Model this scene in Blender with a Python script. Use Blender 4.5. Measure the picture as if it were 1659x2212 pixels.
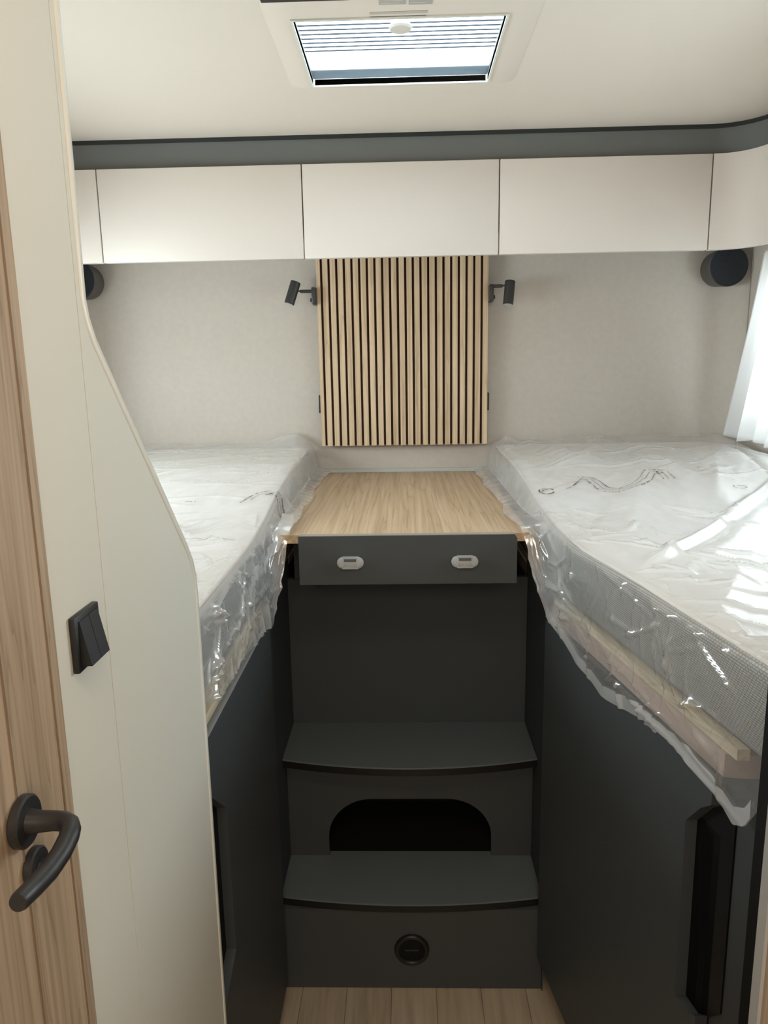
import bpy, bmesh, math, random
from mathutils import Vector, Matrix, noise

random.seed(7)
for o in list(bpy.data.objects):
    bpy.data.objects.remove(o, do_unlink=True)
scene = bpy.context.scene
COL = scene.collection

# ------------------------------------------------------------------ camera
cam_d = bpy.data.cameras.new('camera')
cam_d.sensor_fit = 'HORIZONTAL'
cam_d.sensor_width = 36.0
cam_d.lens = 36.0 * 1591.0 / 1659.0
cam_d.clip_start = 0.02
cam = bpy.data.objects.new('camera', cam_d)
COL.objects.link(cam)
Rv = Vector((0.99952717, 0.02535843, -0.01738948))
Uv = Vector((0.01219821, 0.19211718, 0.98129618))
Wv = Vector((-0.02822495, 0.98104431, -0.19171701))
M = Matrix.Identity(4)
for i in range(3):
    M[i][0], M[i][1], M[i][2] = Rv[i], Uv[i], -Wv[i]
M[0][3], M[1][3], M[2][3] = 0.0, 0.0, 1.4
cam.matrix_world = M
scene.camera = cam

# ------------------------------------------------------------------ world, lights, exposure
world = bpy.data.worlds.new('overcast_sky')
scene.world = world
world.use_nodes = True
world.node_tree.nodes['Background'].inputs[0].default_value = (0.86, 0.93, 1.0, 1)
world.node_tree.nodes['Background'].inputs[1].default_value = 1.6
scene.view_settings.view_transform = 'Standard'
scene.view_settings.look = 'None'
scene.view_settings.gamma = 1.0
scene.view_settings.use_curve_mapping = False
scene.view_settings.exposure = -0.08


def area(name, loc, direction, sx, sy, power, color):
    d = bpy.data.lights.new(name, 'AREA')
    d.shape = 'RECTANGLE'
    d.size, d.size_y = sx, sy
    d.energy = power
    d.color = color
    o = bpy.data.objects.new(name, d)
    COL.objects.link(o)
    o.location = loc
    o.rotation_euler = Vector(direction).to_track_quat('-Z', 'Y').to_euler()
    return o


DAY = (1.0, 0.905, 0.825)
WARM = (1.0, 0.84, 0.66)
area('skylight_daylight', (0, 1.57, 2.34), (0, 0, -1), 0.6, 0.6, 40, (0.90, 0.955, 1.0))
area('right_window_daylight', (1.20, 1.53, 1.45), (-1, 0, -0.1), 1.10, 0.45, 31, (1.0, 0.94, 0.885))
area('left_window_daylight', (-1.18, 1.42, 1.45), (1, 0, -0.1), 0.85, 0.45, 26, DAY)
area('living_fill_right', (1.08, -1.5, 1.35), (-1, 0.45, 0), 1.1, 0.6, 22, DAY)  # unseen fill from behind the camera for an assumed window, none built
area('living_fill_left', (-1.08, -1.5, 1.35), (1, 0.45, 0), 1.1, 0.6, 22, DAY)  # matching unseen fill on the left, no window built here
area('living_fill_top', (0, -1.2, 1.96), (0, 0.15, -1), 0.8, 0.8, 26, (1.0, 0.88, 0.74))  # added overhead fill behind the camera, no hatch in this ceiling
area('corridor_warm_fill', (0.02, 0.16, 1.98), (0, 0.35, -1), 0.45, 0.35, 5.0, WARM)  # added warm fill above the passage, no lamp fitting behind it

# ------------------------------------------------------------------ materials
MATS = {}


def mat(name, color, rough=0.5, spec=0.5, bump=None, mottled=None, coat=0.0, metallic=0.0):
    """bump=(scale, strength, dist)   mottled=(scale, colour2, detail)"""
    if name in MATS:
        return MATS[name]
    m = bpy.data.materials.new(name)
    m.use_nodes = True
    nt = m.node_tree
    b = nt.nodes['Principled BSDF']
    b.inputs['Base Color'].default_value = (*color, 1)
    b.inputs['Roughness'].default_value = rough
    b.inputs['Specular IOR Level'].default_value = spec
    b.inputs['Coat Weight'].default_value = coat
    b.inputs['Metallic'].default_value = metallic
    tc = nt.nodes.new('ShaderNodeTexCoord')
    if mottled:
        n = nt.nodes.new('ShaderNodeTexNoise')
        n.inputs['Scale'].default_value = mottled[0]
        n.inputs['Detail'].default_value = mottled[2]
        nt.links.new(tc.outputs['Object'], n.inputs['Vector'])
        r = nt.nodes.new('ShaderNodeValToRGB')
        r.color_ramp.elements[0].position = 0.35
        r.color_ramp.elements[0].color = (*color, 1)
        r.color_ramp.elements[1].position = 0.68
        r.color_ramp.elements[1].color = (*mottled[1], 1)
        nt.links.new(n.outputs['Fac'], r.inputs['Fac'])
        nt.links.new(r.outputs['Color'], b.inputs['Base Color'])
    if bump:
        n = nt.nodes.new('ShaderNodeTexNoise')
        n.inputs['Scale'].default_value = bump[0]
        n.inputs['Detail'].default_value = 3
        nt.links.new(tc.outputs['Object'], n.inputs['Vector'])
        bp = nt.nodes.new('ShaderNodeBump')
        bp.inputs['Strength'].default_value = bump[1]
        bp.inputs['Distance'].default_value = bump[2]
        nt.links.new(n.outputs['Fac'], bp.inputs['Height'])
        nt.links.new(bp.outputs['Normal'], b.inputs['Normal'])
    MATS[name] = m
    return m


def wood(name, light, mid, dark, axis='Y', scale=1.0, rough=0.45, distort=0.35, lines=1.0, stretch=0.75):
    """grain that runs along `axis`"""
    if name in MATS:
        return MATS[name]
    m = bpy.data.materials.new(name)
    m.use_nodes = True
    nt = m.node_tree
    L = nt.links.new
    b = nt.nodes['Principled BSDF']
    b.inputs['Roughness'].default_value = rough
    b.inputs['Specular IOR Level'].default_value = 0.35
    tc = nt.nodes.new('ShaderNodeTexCoord')
    mp = nt.nodes.new('ShaderNodeMapping')
    s = [9.0 * scale] * 3
    s['XYZ'.index(axis)] = stretch * scale
    mp.inputs['Scale'].default_value = s
    L(tc.outputs['Object'], mp.inputs['Vector'])
    n1 = nt.nodes.new('ShaderNodeTexNoise')
    n1.inputs['Scale'].default_value = 1.3
    n1.inputs['Detail'].default_value = 4
    n1.inputs['Distortion'].default_value = distort
    L(mp.outputs['Vector'], n1.inputs['Vector'])
    w = nt.nodes.new('ShaderNodeMath')
    w.operation = 'MULTIPLY'
    w.inputs[1].default_value = 13.0 * lines
    L(n1.outputs['Fac'], w.inputs[0])
    sn = nt.nodes.new('ShaderNodeMath')
    sn.operation = 'FRACT'
    L(w.outputs[0], sn.inputs[0])
    mp2 = nt.nodes.new('ShaderNodeMapping')
    s2 = [95.0 * scale] * 3
    s2['XYZ'.index(axis)] = 1.6 * scale
    mp2.inputs['Scale'].default_value = s2
    L(tc.outputs['Object'], mp2.inputs['Vector'])
    n2 = nt.nodes.new('ShaderNodeTexNoise')
    n2.inputs['Scale'].default_value = 1.0
    n2.inputs['Detail'].default_value = 3
    L(mp2.outputs['Vector'], n2.inputs['Vector'])
    r1 = nt.nodes.new('ShaderNodeValToRGB')
    e = r1.color_ramp.elements
    e[0].position, e[0].color = 0.0, (*mid, 1)
    e[1].position, e[1].color = 1.0, (*dark, 1)
    x = e.new(0.45)
    x.color = (*light, 1)
    x = e.new(0.85)
    x.color = (*mid, 1)
    L(sn.outputs[0], r1.inputs['Fac'])
    r2 = nt.nodes.new('ShaderNodeValToRGB')
    r2.color_ramp.elements[0].position = 0.30
    r2.color_ramp.elements[0].color = (0.74, 0.70, 0.66, 1)
    r2.color_ramp.elements[1].position = 0.62
    r2.color_ramp.elements[1].color = (1.04, 1.04, 1.04, 1)
    L(n2.outputs['Fac'], r2.inputs['Fac'])
    mx = nt.nodes.new('ShaderNodeMix')
    mx.data_type = 'RGBA'
    mx.blend_type = 'MULTIPLY'
    mx.inputs['Factor'].default_value = 0.85
    L(r1.outputs['Color'], mx.inputs['A'])
    L(r2.outputs['Color'], mx.inputs['B'])
    L(mx.outputs['Result'], b.inputs['Base Color'])
    bp = nt.nodes.new('ShaderNodeBump')
    bp.inputs['Strength'].default_value = 0.15
    bp.inputs['Distance'].default_value = 0.001
    L(n2.outputs['Fac'], bp.inputs['Height'])
    L(bp.outputs['Normal'], b.inputs['Normal'])
    MATS[name] = m
    return m


def floor_mat():
    m = bpy.data.materials.new('plank_vinyl')
    m.use_nodes = True
    nt = m.node_tree
    L = nt.links.new
    b = nt.nodes['Principled BSDF']
    b.inputs['Roughness'].default_value = 0.5
    tc = nt.nodes.new('ShaderNodeTexCoord')
    mp = nt.nodes.new('ShaderNodeMapping')
    mp.inputs['Rotation'].default_value = (0, 0, math.pi / 2)
    mp.inputs['Location'].default_value = (0.0, 0.045, 0)
    L(tc.outputs['Object'], mp.inputs['Vector'])
    br = nt.nodes.new('ShaderNodeTexBrick')
    br.inputs['Scale'].default_value = 1.0
    br.inputs['Brick Width'].default_value = 0.62
    br.inputs['Row Height'].default_value = 0.105
    br.inputs['Mortar Size'].default_value = 0.0009
    br.inputs['Color1'].default_value = (0.54, 0.44, 0.325, 1)
    br.inputs['Color2'].default_value = (0.47, 0.38, 0.275, 1)
    br.inputs['Mortar'].default_value = (0.20, 0.15, 0.10, 1)
    L(mp.outputs['Vector'], br.inputs['Vector'])
    mp2 = nt.nodes.new('ShaderNodeMapping')
    mp2.inputs['Scale'].default_value = (60, 4, 10)
    L(tc.outputs['Object'], mp2.inputs['Vector'])
    n = nt.nodes.new('ShaderNodeTexNoise')
    n.inputs['Scale'].default_value = 1.0
    n.inputs['Detail'].default_value = 5
    L(mp2.outputs['Vector'], n.inputs['Vector'])
    r = nt.nodes.new('ShaderNodeValToRGB')
    r.color_ramp.elements[0].position = 0.3
    r.color_ramp.elements[0].color = (0.78, 0.76, 0.72, 1)
    r.color_ramp.elements[1].position = 0.65
    r.color_ramp.elements[1].color = (1.08, 1.08, 1.06, 1)
    L(n.outputs['Fac'], r.inputs['Fac'])
    mx = nt.nodes.new('ShaderNodeMix')
    mx.data_type = 'RGBA'
    mx.blend_type = 'MULTIPLY'
    mx.inputs['Factor'].default_value = 1
    L(br.outputs['Color'], mx.inputs['A'])
    L(r.outputs['Color'], mx.inputs['B'])
    L(mx.outputs['Result'], b.inputs['Base Color'])
    return m


def film_mat(name, fog_lo, fog_hi, tint=(0.90, 0.92, 0.94), gloss=0.12, bumpd=0.004, y_clear=None):
    """thin polyethylene film: transparent + milky diffuse/translucent + gloss"""
    m = bpy.data.materials.new(name)
    m.use_nodes = True
    nt = m.node_tree
    L = nt.links.new
    N = nt.nodes.new
    for n in list(nt.nodes):
        nt.nodes.remove(n)
    out = N('ShaderNodeOutputMaterial')
    tc = N('ShaderNodeTexCoord')
    mp = N('ShaderNodeMapping')
    mp.inputs['Scale'].default_value = (1, 0.6, 1)
    mp.inputs['Rotation'].default_value = (0, 0, 0.5)
    L(tc.outputs['Object'], mp.inputs['Vector'])
    # crinkles: two ridged noises
    hs = []
    for sc, wgt in ((11, 1.0), (34, 0.22)):
        n = N('ShaderNodeTexNoise')
        n.inputs['Scale'].default_value = sc
        n.inputs['Detail'].default_value = 2
        n.inputs['Distortion'].default_value = 1.2
        L(mp.outputs['Vector'], n.inputs['Vector'])
        a = N('ShaderNodeMath'); a.operation = 'SUBTRACT'; a.inputs[1].default_value = 0.5
        L(n.outputs['Fac'], a.inputs[0])
        c = N('ShaderNodeMath'); c.operation = 'ABSOLUTE'
        L(a.outputs[0], c.inputs[0])
        d = N('ShaderNodeMath'); d.operation = 'MULTIPLY'; d.inputs[1].default_value = -wgt
        L(c.outputs[0], d.inputs[0])
        hs.append(d)
    ad = N('ShaderNodeMath'); ad.operation = 'ADD'
    L(hs[0].outputs[0], ad.inputs[0]); L(hs[1].outputs[0], ad.inputs[1])
    bp = N('ShaderNodeBump')
    bp.inputs['Strength'].default_value = 0.4
    bp.inputs['Distance'].default_value = bumpd * 1.5
    L(ad.outputs[0], bp.inputs['Height'])
    # cloudiness of the film
    n = N('ShaderNodeTexNoise')
    n.inputs['Scale'].default_value = 7
    n.inputs['Detail'].default_value = 5
    n.inputs['Distortion'].default_value = 1.0
    L(mp.outputs['Vector'], n.inputs['Vector'])
    mr = N('ShaderNodeMapRange')
    mr.inputs['From Min'].default_value = 0.32
    mr.inputs['From Max'].default_value = 0.68
    mr.inputs['To Min'].default_value = fog_lo
    mr.inputs['To Max'].default_value = fog_hi
    L(n.outputs['Fac'], mr.inputs['Value'])
    fog = mr.outputs[0]
    if y_clear:
        sep = N('ShaderNodeSeparateXYZ')
        L(tc.outputs['Object'], sep.inputs[0])
        mr2 = N('ShaderNodeMapRange')
        mr2.interpolation_type = 'SMOOTHSTEP'
        mr2.inputs['From Min'].default_value = y_clear[0]
        mr2.inputs['From Max'].default_value = y_clear[1]
        mr2.inputs['To Min'].default_value = y_clear[2]
        mr2.inputs['To Max'].default_value = 1.0
        L(sep.outputs['Y'], mr2.inputs['Value'])
        mu = N('ShaderNodeMath'); mu.operation = 'MULTIPLY'
        L(fog, mu.inputs[0]); L(mr2.outputs[0], mu.inputs[1])
        fog = mu.outputs[0]
    tr = N('ShaderNodeBsdfTransparent')
    df = N('ShaderNodeBsdfDiffuse')
    df.inputs['Color'].default_value = (*tint, 1)
    tl = N('ShaderNodeBsdfTranslucent')
    tl.inputs['Color'].default_value = (*tint, 1)
    m0 = N('ShaderNodeMixShader'); m0.inputs[0].default_value = 0.3
    L(df.outputs[0], m0.inputs[1]); L(tl.outputs[0], m0.inputs[2])
    m1 = N('ShaderNodeMixShader')
    L(fog, m1.inputs[0]); L(tr.outputs[0], m1.inputs[1]); L(m0.outputs[0], m1.inputs[2])
    gl = N('ShaderNodeBsdfGlossy')
    gl.inputs['Roughness'].default_value = 0.11
    gl.inputs['Color'].default_value = (1, 1, 1, 1)
    L(bp.outputs['Normal'], gl.inputs['Normal'])
    # reflectance that is the same for both faces of the thin sheet (Schlick)
    geo = N('ShaderNodeNewGeometry')
    dt = N('ShaderNodeVectorMath'); dt.operation = 'DOT_PRODUCT'
    L(bp.outputs['Normal'], dt.inputs[0]); L(geo.outputs['Incoming'], dt.inputs[1])
    ab = N('ShaderNodeMath'); ab.operation = 'ABSOLUTE'
    L(dt.outputs['Value'], ab.inputs[0])
    om = N('ShaderNodeMath'); om.operation = 'SUBTRACT'; om.inputs[0].default_value = 1.0; om.use_clamp = True
    L(ab.outputs[0], om.inputs[1])
    pw = N('ShaderNodeMath'); pw.operation = 'POWER'; pw.inputs[1].default_value = 5.0
    L(om.outputs[0], pw.inputs[0])
    fa = N('ShaderNodeMath'); fa.operation = 'MULTIPLY_ADD'
    fa.inputs[1].default_value = 0.8; fa.inputs[2].default_value = 0.045 + gloss
    fa.use_clamp = True
    L(pw.outputs[0], fa.inputs[0])
    m2 = N('ShaderNodeMixShader')
    L(fa.outputs[0], m2.inputs[0]); L(m1.outputs[0], m2.inputs[1]); L(gl.outputs[0], m2.inputs[2])
    L(m2.outputs[0], out.inputs['Surface'])
    return m


def translucent_mat(name, color, mix=0.5, rough=0.8):
    m = bpy.data.materials.new(name)
    m.use_nodes = True
    nt = m.node_tree
    L = nt.links.new
    for n in list(nt.nodes):
        nt.nodes.remove(n)
    out = nt.nodes.new('ShaderNodeOutputMaterial')
    df = nt.nodes.new('ShaderNodeBsdfDiffuse')
    df.inputs['Color'].default_value = (*color, 1)
    tl = nt.nodes.new('ShaderNodeBsdfTranslucent')
    tl.inputs['Color'].default_value = (*color, 1)
    mx = nt.nodes.new('ShaderNodeMixShader')
    mx.inputs[0].default_value = mix
    L(df.outputs[0], mx.inputs[1])
    L(tl.outputs[0], mx.inputs[2])
    L(mx.outputs[0], out.inputs['Surface'])
    return m


def glass_mat(name, tint=(0.8, 0.9, 0.95)):
    m = bpy.data.materials.new(name)
    m.use_nodes = True
    nt = m.node_tree
    L = nt.links.new
    for n in list(nt.nodes):
        nt.nodes.remove(n)
    out = nt.nodes.new('ShaderNodeOutputMaterial')
    tr = nt.nodes.new('ShaderNodeBsdfTransparent')
    tr.inputs['Color'].default_value = (*tint, 1)
    gl = nt.nodes.new('ShaderNodeBsdfGlossy')
    gl.inputs['Roughness'].default_value = 0.05
    mx = nt.nodes.new('ShaderNodeMixShader')
    mx.inputs[0].default_value = 0.08
    L(tr.outputs[0], mx.inputs[1])
    L(gl.outputs[0], mx.inputs[2])
    L(mx.outputs[0], out.inputs['Surface'])
    return m


def knit_mat(name, color, dark):
    """knitted mattress border: small staggered stitches"""
    m = bpy.data.materials.new(name)
    m.use_nodes = True
    nt = m.node_tree
    L = nt.links.new
    b = nt.nodes['Principled BSDF']
    b.inputs['Roughness'].default_value = 0.95
    b.inputs['Specular IOR Level'].default_value = 0.1
    tc = nt.nodes.new('ShaderNodeTexCoord')
    sep = nt.nodes.new('ShaderNodeSeparateXYZ')
    L(tc.outputs['Object'], sep.inputs[0])
    cb = nt.nodes.new('ShaderNodeCombineXYZ')
    L(sep.outputs['Y'], cb.inputs['X'])
    L(sep.outputs['Z'], cb.inputs['Y'])
    br = nt.nodes.new('ShaderNodeTexBrick')
    br.inputs['Scale'].default_value = 1.0
    br.inputs['Brick Width'].default_value = 0.0062
    br.inputs['Row Height'].default_value = 0.0040
    br.inputs['Mortar Size'].default_value = 0.0011
    br.inputs['Mortar Smooth'].default_value = 1.0
    br.inputs['Color1'].default_value = (*color, 1)
    br.inputs['Color2'].default_value = (*color, 1)
    br.inputs['Mortar'].default_value = (*dark, 1)
    L(cb.outputs[0], br.inputs['Vector'])
    L(br.outputs['Color'], b.inputs['Base Color'])
    bp = nt.nodes.new('ShaderNodeBump')
    bp.invert = True
    bp.inputs['Strength'].default_value = 0.8
    bp.inputs['Distance'].default_value = 0.002
    L(br.outputs['Fac'], bp.inputs['Height'])
    L(bp.outputs['Normal'], b.inputs['Normal'])
    return m


CEIL = mat('ceiling_cream', (0.735, 0.65, 0.565), 0.75, 0.2)
WALLFAB = mat('wall_textile', (0.53, 0.472, 0.412), 0.9, 0.15, bump=(220, 0.12, 0.001), mottled=(60, (0.555, 0.497, 0.437), 8))
CABWHITE = mat('cabinet_white', (0.715, 0.645, 0.585), 0.42, 0.4)
PANELWHITE = mat('partition_white', (0.70, 0.685, 0.605), 0.5, 0.35)
EDGEWHITE = mat('edge_profile_white', (0.73, 0.715, 0.64), 0.35, 0.5)
TRIMGREY = mat('trim_charcoal_band', (0.145, 0.150, 0.142), 0.55, 0.4)
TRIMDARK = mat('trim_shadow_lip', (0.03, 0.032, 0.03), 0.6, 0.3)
CHAR = mat('charcoal_laminate', (0.060, 0.067, 0.071), 0.5, 0.42, bump=(420, 0.10, 0.0006))
CHARBACK = mat('charcoal_matte', (0.064, 0.075, 0.084), 0.6, 0.35, bump=(420, 0.10, 0.0006))
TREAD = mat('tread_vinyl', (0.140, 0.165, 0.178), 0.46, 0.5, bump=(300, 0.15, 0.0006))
CHAREDGE = mat('charcoal_top_edge', (0.38, 0.38, 0.37), 0.5, 0.4)
BLACK = mat('black_plastic', (0.012, 0.012, 0.013), 0.42, 0.4)
BLACKMATTE = mat('black_soft', (0.008, 0.008, 0.008), 0.85, 0.2)
METALBLACK = mat('black_powder_coat', (0.028, 0.028, 0.028), 0.38, 0.5)
HANDLEBLK = mat('handle_black', (0.022, 0.022, 0.023), 0.4, 0.5)
SPKGRILLE = mat('speaker_fabric', (0.018, 0.020, 0.024), 0.9, 0.2, bump=(900, 0.6, 0.001), mottled=(700, (0.035, 0.038, 0.044), 2))
SPKBODY = mat('speaker_body', (0.075, 0.066, 0.060), 0.5, 0.4)
CLIPGREY = mat('clip_grey', (0.42, 0.42, 0.42), 0.35, 0.5)
CLIPDARK = mat('clip_dark', (0.10, 0.10, 0.11), 0.4, 0.5)
GREYMETAL = mat('grey_edge_strip', (0.38, 0.38, 0.37), 0.4, 0.5)
GROOVE = mat('groove_brown', (0.050, 0.026, 0.013), 0.8, 0.2)
GASKET = mat('skylight_gasket', (0.11, 0.115, 0.118), 0.35, 0.5)
LABELGREY = mat('label_grey', (0.42, 0.40, 0.37), 0.6, 0.3)
LABELMARK = mat('label_marking', (0.62, 0.55, 0.48), 0.6, 0.3)
KNIT = knit_mat('mattress_knit_grey', (0.50, 0.49, 0.465), (0.29, 0.285, 0.27))
TICKING = mat('mattress_ticking', (0.87, 0.83, 0.80), 0.95, 0.1, bump=(60, 0.12, 0.002))
BOARDPINK = mat('bed_fascia', (0.50, 0.38, 0.32), 0.55, 0.3)
BOARDCREAM = wood('bed_rail_wood', (0.70, 0.61, 0.46), (0.64, 0.55, 0.40), (0.56, 0.47, 0.33), 'Y')
COUNTERWOOD = wood('counter_oak', (0.62, 0.46, 0.305), (0.57, 0.415, 0.265), (0.46, 0.32, 0.19), 'Y', 1.0, 0.5, 0.12, 1.0, 0.38)
SLATWOOD = wood('slat_oak', (0.66, 0.495, 0.34), (0.60, 0.445, 0.30), (0.50, 0.36, 0.235), 'Z', 1.0, 0.55, 0.15, 1.0, 0.4)
DOORWOOD = wood('door_oak', (0.46, 0.35, 0.245), (0.41, 0.31, 0.215), (0.31, 0.225, 0.15), 'Z', 1.5, 0.5, 0.12, 1.2, 0.3)
CURTAIN = translucent_mat('curtain_fabric', (0.88, 0.87, 0.865), 0.5)
BLIND = translucent_mat('pleated_blind_fabric', (0.97, 0.97, 0.97), 0.6)
GLASS = glass_mat('acrylic_pane')
INK = mat('print_ink', (0.10, 0.07, 0.055), 0.6, 0.3)
TAPE = film_mat('film_double_layer', 0.42, 0.5, (0.97, 0.97, 0.975), 0.03, 0.001)
FILM_R = film_mat('film_right', 0.38, 0.50, (0.93, 0.92, 0.92), 0.06, 0.0025, y_clear=(1.22, 1.42, 0.40))
FILM_L = film_mat('film_left', 0.38, 0.50, (0.93, 0.92, 0.92), 0.06, 0.0025, y_clear=(1.1, 1.5, 0.75))
FLOORMAT = floor_mat()

# ------------------------------------------------------------------ mesh helpers


def finish(name, bm, m, parent=None, smooth=False, loc=None):
    me = bpy.data.meshes.new(name)
    bmesh.ops.recalc_face_normals(bm, faces=bm.faces)
    bm.to_mesh(me)
    bm.free()
    if m:
        me.materials.append(m)
    o = bpy.data.objects.new(name, me)
    COL.objects.link(o)
    if parent:
        o.parent = parent
    if loc:
        o.location = loc
    if smooth:
        for p in me.polygons:
            p.use_smooth = True
    return o


def smooth_angle(o, ang=35):
    me = o.data
    for p in me.polygons:
        p.use_smooth = True
    me.set_sharp_from_angle(angle=math.radians(ang))
    return o


def empty(name, loc=(0, 0, 0)):
    o = bpy.data.objects.new(name, None)
    o.empty_display_size = 0.05
    COL.objects.link(o)
    o.location = loc
    return o


def tag(o, label, cat, group=None, kind=None):
    o['label'] = label
    o['category'] = cat
    if group:
        o['group'] = group
    if kind:
        o['kind'] = kind
    return o


def thing(name, label, cat, loc=(0, 0, 0), group=None):
    return tag(empty(name, loc), label, cat, group)


def rel(o, parent):
    """parent while keeping world coordinates of the built mesh"""
    o.parent = parent
    o.matrix_parent_inverse = Matrix.Translation(-Vector(parent.location))
    return o


def box_bm(x0, x1, y0, y1, z0, z1, bev=0.0, seg=2):
    bm = bmesh.new()
    vs = [bm.verts.new((x, y, z)) for x in (x0, x1) for y in (y0, y1) for z in (z0, z1)]
    for f in ((0, 1, 3, 2), (4, 6, 7, 5), (0, 4, 5, 1), (2, 3, 7, 6), (0, 2, 6, 4), (1, 5, 7, 3)):
        bm.faces.new([vs[i] for i in f])
    if bev:
        bmesh.ops.bevel(bm, geom=bm.edges[:] , offset=bev, segments=seg, affect='EDGES', profile=0.5)
    return bm


def add_box(bm, x0, x1, y0, y1, z0, z1):
    vs = [bm.verts.new((x, y, z)) for x in (x0, x1) for y in (y0, y1) for z in (z0, z1)]
    for f in ((0, 1, 3, 2), (4, 6, 7, 5), (0, 4, 5, 1), (2, 3, 7, 6), (0, 2, 6, 4), (1, 5, 7, 3)):
        bm.faces.new([vs[i] for i in f])


def box(name, x0, x1, y0, y1, z0, z1, m, parent=None, bev=0.0):
    o = finish(name, box_bm(x0, x1, y0, y1, z0, z1, bev), m)
    if bev:
        smooth_angle(o)
    if parent:
        rel(o, parent)
    return o


def prism_bm(pts, axis, a, b, bev=0.0):
    """extrude a 2-D outline; axis: 'x' pts=(y,z), 'y' pts=(x,z), 'z' pts=(x,y)"""
    bm = bmesh.new()

    def P(p, v):
        if axis == 'x':
            return (v, p[0], p[1])
        if axis == 'y':
            return (p[0], v, p[1])
        return (p[0], p[1], v)
    A = [bm.verts.new(P(p, a)) for p in pts]
    B = [bm.verts.new(P(p, b)) for p in pts]
    bm.faces.new(A)
    bm.faces.new(B[::-1])
    n = len(pts)
    for i in range(n):
        bm.faces.new((A[i], A[(i + 1) % n], B[(i + 1) % n], B[i]))
    if bev:
        es = [e for e in bm.edges if (e.verts[0] in A and e.verts[1] in A) or (e.verts[0] in B and e.verts[1] in B)]
        bmesh.ops.bevel(bm, geom=es, offset=bev, segments=2, affect='EDGES', profile=0.5)
    return bm


def prism(name, pts, axis, a, b, m, parent=None, bev=0.0):
    o = smooth_angle(finish(name, prism_bm(pts, axis, a, b, bev), m), 30)
    if parent:
        rel(o, parent)
    return o


def cyl_bm(p0, p1, r0, r1=None, seg=40, bev=0.0):
    r1 = r0 if r1 is None else r1
    bm = bmesh.new()
    p0, p1 = Vector(p0), Vector(p1)
    d = (p1 - p0).normalized()
    q = d.to_track_quat('Z', 'Y')
    R0, R1 = [], []
    prof = [(0, r0 - bev), (bev, r0)] if bev else [(0, r0)]
    Lh = (p1 - p0).length
    prof += [(Lh - bev, r1), (Lh, r1 - bev)] if bev else [(Lh, r1)]
    rings = []
    for h, r in prof:
        rings.append([bm.verts.new(p0 + q @ Vector((r * math.cos(2 * math.pi * i / seg), r * math.sin(2 * math.pi * i / seg), h))) for i in range(seg)])
    for a, b in zip(rings, rings[1:]):
        for i in range(seg):
            bm.faces.new((a[i], a[(i + 1) % seg], b[(i + 1) % seg], b[i]))
    bm.faces.new(rings[0][::-1])
    bm.faces.new(rings[-1])
    return bm


def cyl(name, p0, p1, r0, m, parent=None, r1=None, bev=0.0, seg=40):
    o = smooth_angle(finish(name, cyl_bm(p0, p1, r0, r1, seg, bev), m))
    if parent:
        rel(o, parent)
    return o


def tube_bm(path, radii, seg=24):
    bm = bmesh.new()
    rings = []
    prev = None
    n = len(path)
    for i, p in enumerate(path):
        p = Vector(p)
        a = Vector(path[max(0, i - 1)])
        b = Vector(path[min(n - 1, i + 1)])
        d = (b - a).normalized()
        if prev is None:
            x = d.orthogonal().normalized()
        else:
            x = (prev - d * prev.dot(d)).normalized()
        prev = x
        y = d.cross(x)
        r = radii[i] if isinstance(radii, (list, tuple)) else radii
        rings.append([bm.verts.new(p + (x * math.cos(2 * math.pi * k / seg) + y * math.sin(2 * math.pi * k / seg)) * r) for k in range(seg)])
    for a, b in zip(rings, rings[1:]):
        for k in range(seg):
            bm.faces.new((a[k], a[(k + 1) % seg], b[(k + 1) % seg], b[k]))
    bm.faces.new(rings[0][::-1])
    bm.faces.new(rings[-1])
    return bm


def struct(name, bm_or_obj, m=None):
    o = finish(name, bm_or_obj, m) if isinstance(bm_or_obj, bmesh.types.BMesh) else bm_or_obj
    o['kind'] = 'structure'
    return o


def lerp_tab(tab, v):
    """tab sorted by key ascending"""
    if v <= tab[0][0]:
        return tab[0][1]
    for (a, x), (b, y) in zip(tab, tab[1:]):
        if v <= b:
            t = (v - a) / (b - a)
            return x + (y - x) * t
    return tab[-1][1]


def sstep(a, b, v):
    t = min(1, max(0, (v - a) / (b - a)))
    return t * t * (3 - 2 * t)


# ------------------------------------------------------------------ room shell
FZ = -0.040      # floor level
CZ = 2.0         # ceiling level
XL, XR, YB = -1.05, 1.05, 2.42
struct('floor', box_bm(-1.15, 1.15, -2.7, 2.5, FZ - 0.05, FZ), FLOORMAT)

# ceiling with the hatch opening and the gentle cove down to the back band
SX0, SX1, SY0, SY1 = -0.182, 0.184, 1.397, 1.694
HX0, HX1, HY0, HY1 = -0.222, 0.226, SY0 - 0.03, 1.736
bm = bmesh.new()
add_box(bm, -1.15, HX0, -2.7, 2.5, CZ, CZ + 0.045)
add_box(bm, HX1, 1.15, -2.7, 2.5, CZ, CZ + 0.045)
add_box(bm, HX0, HX1, -2.7, HY0, CZ, CZ + 0.045)
add_box(bm, HX0, HX1, HY1, 2.5, CZ, CZ + 0.045)
struct('ceiling', bm, CEIL)

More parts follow.
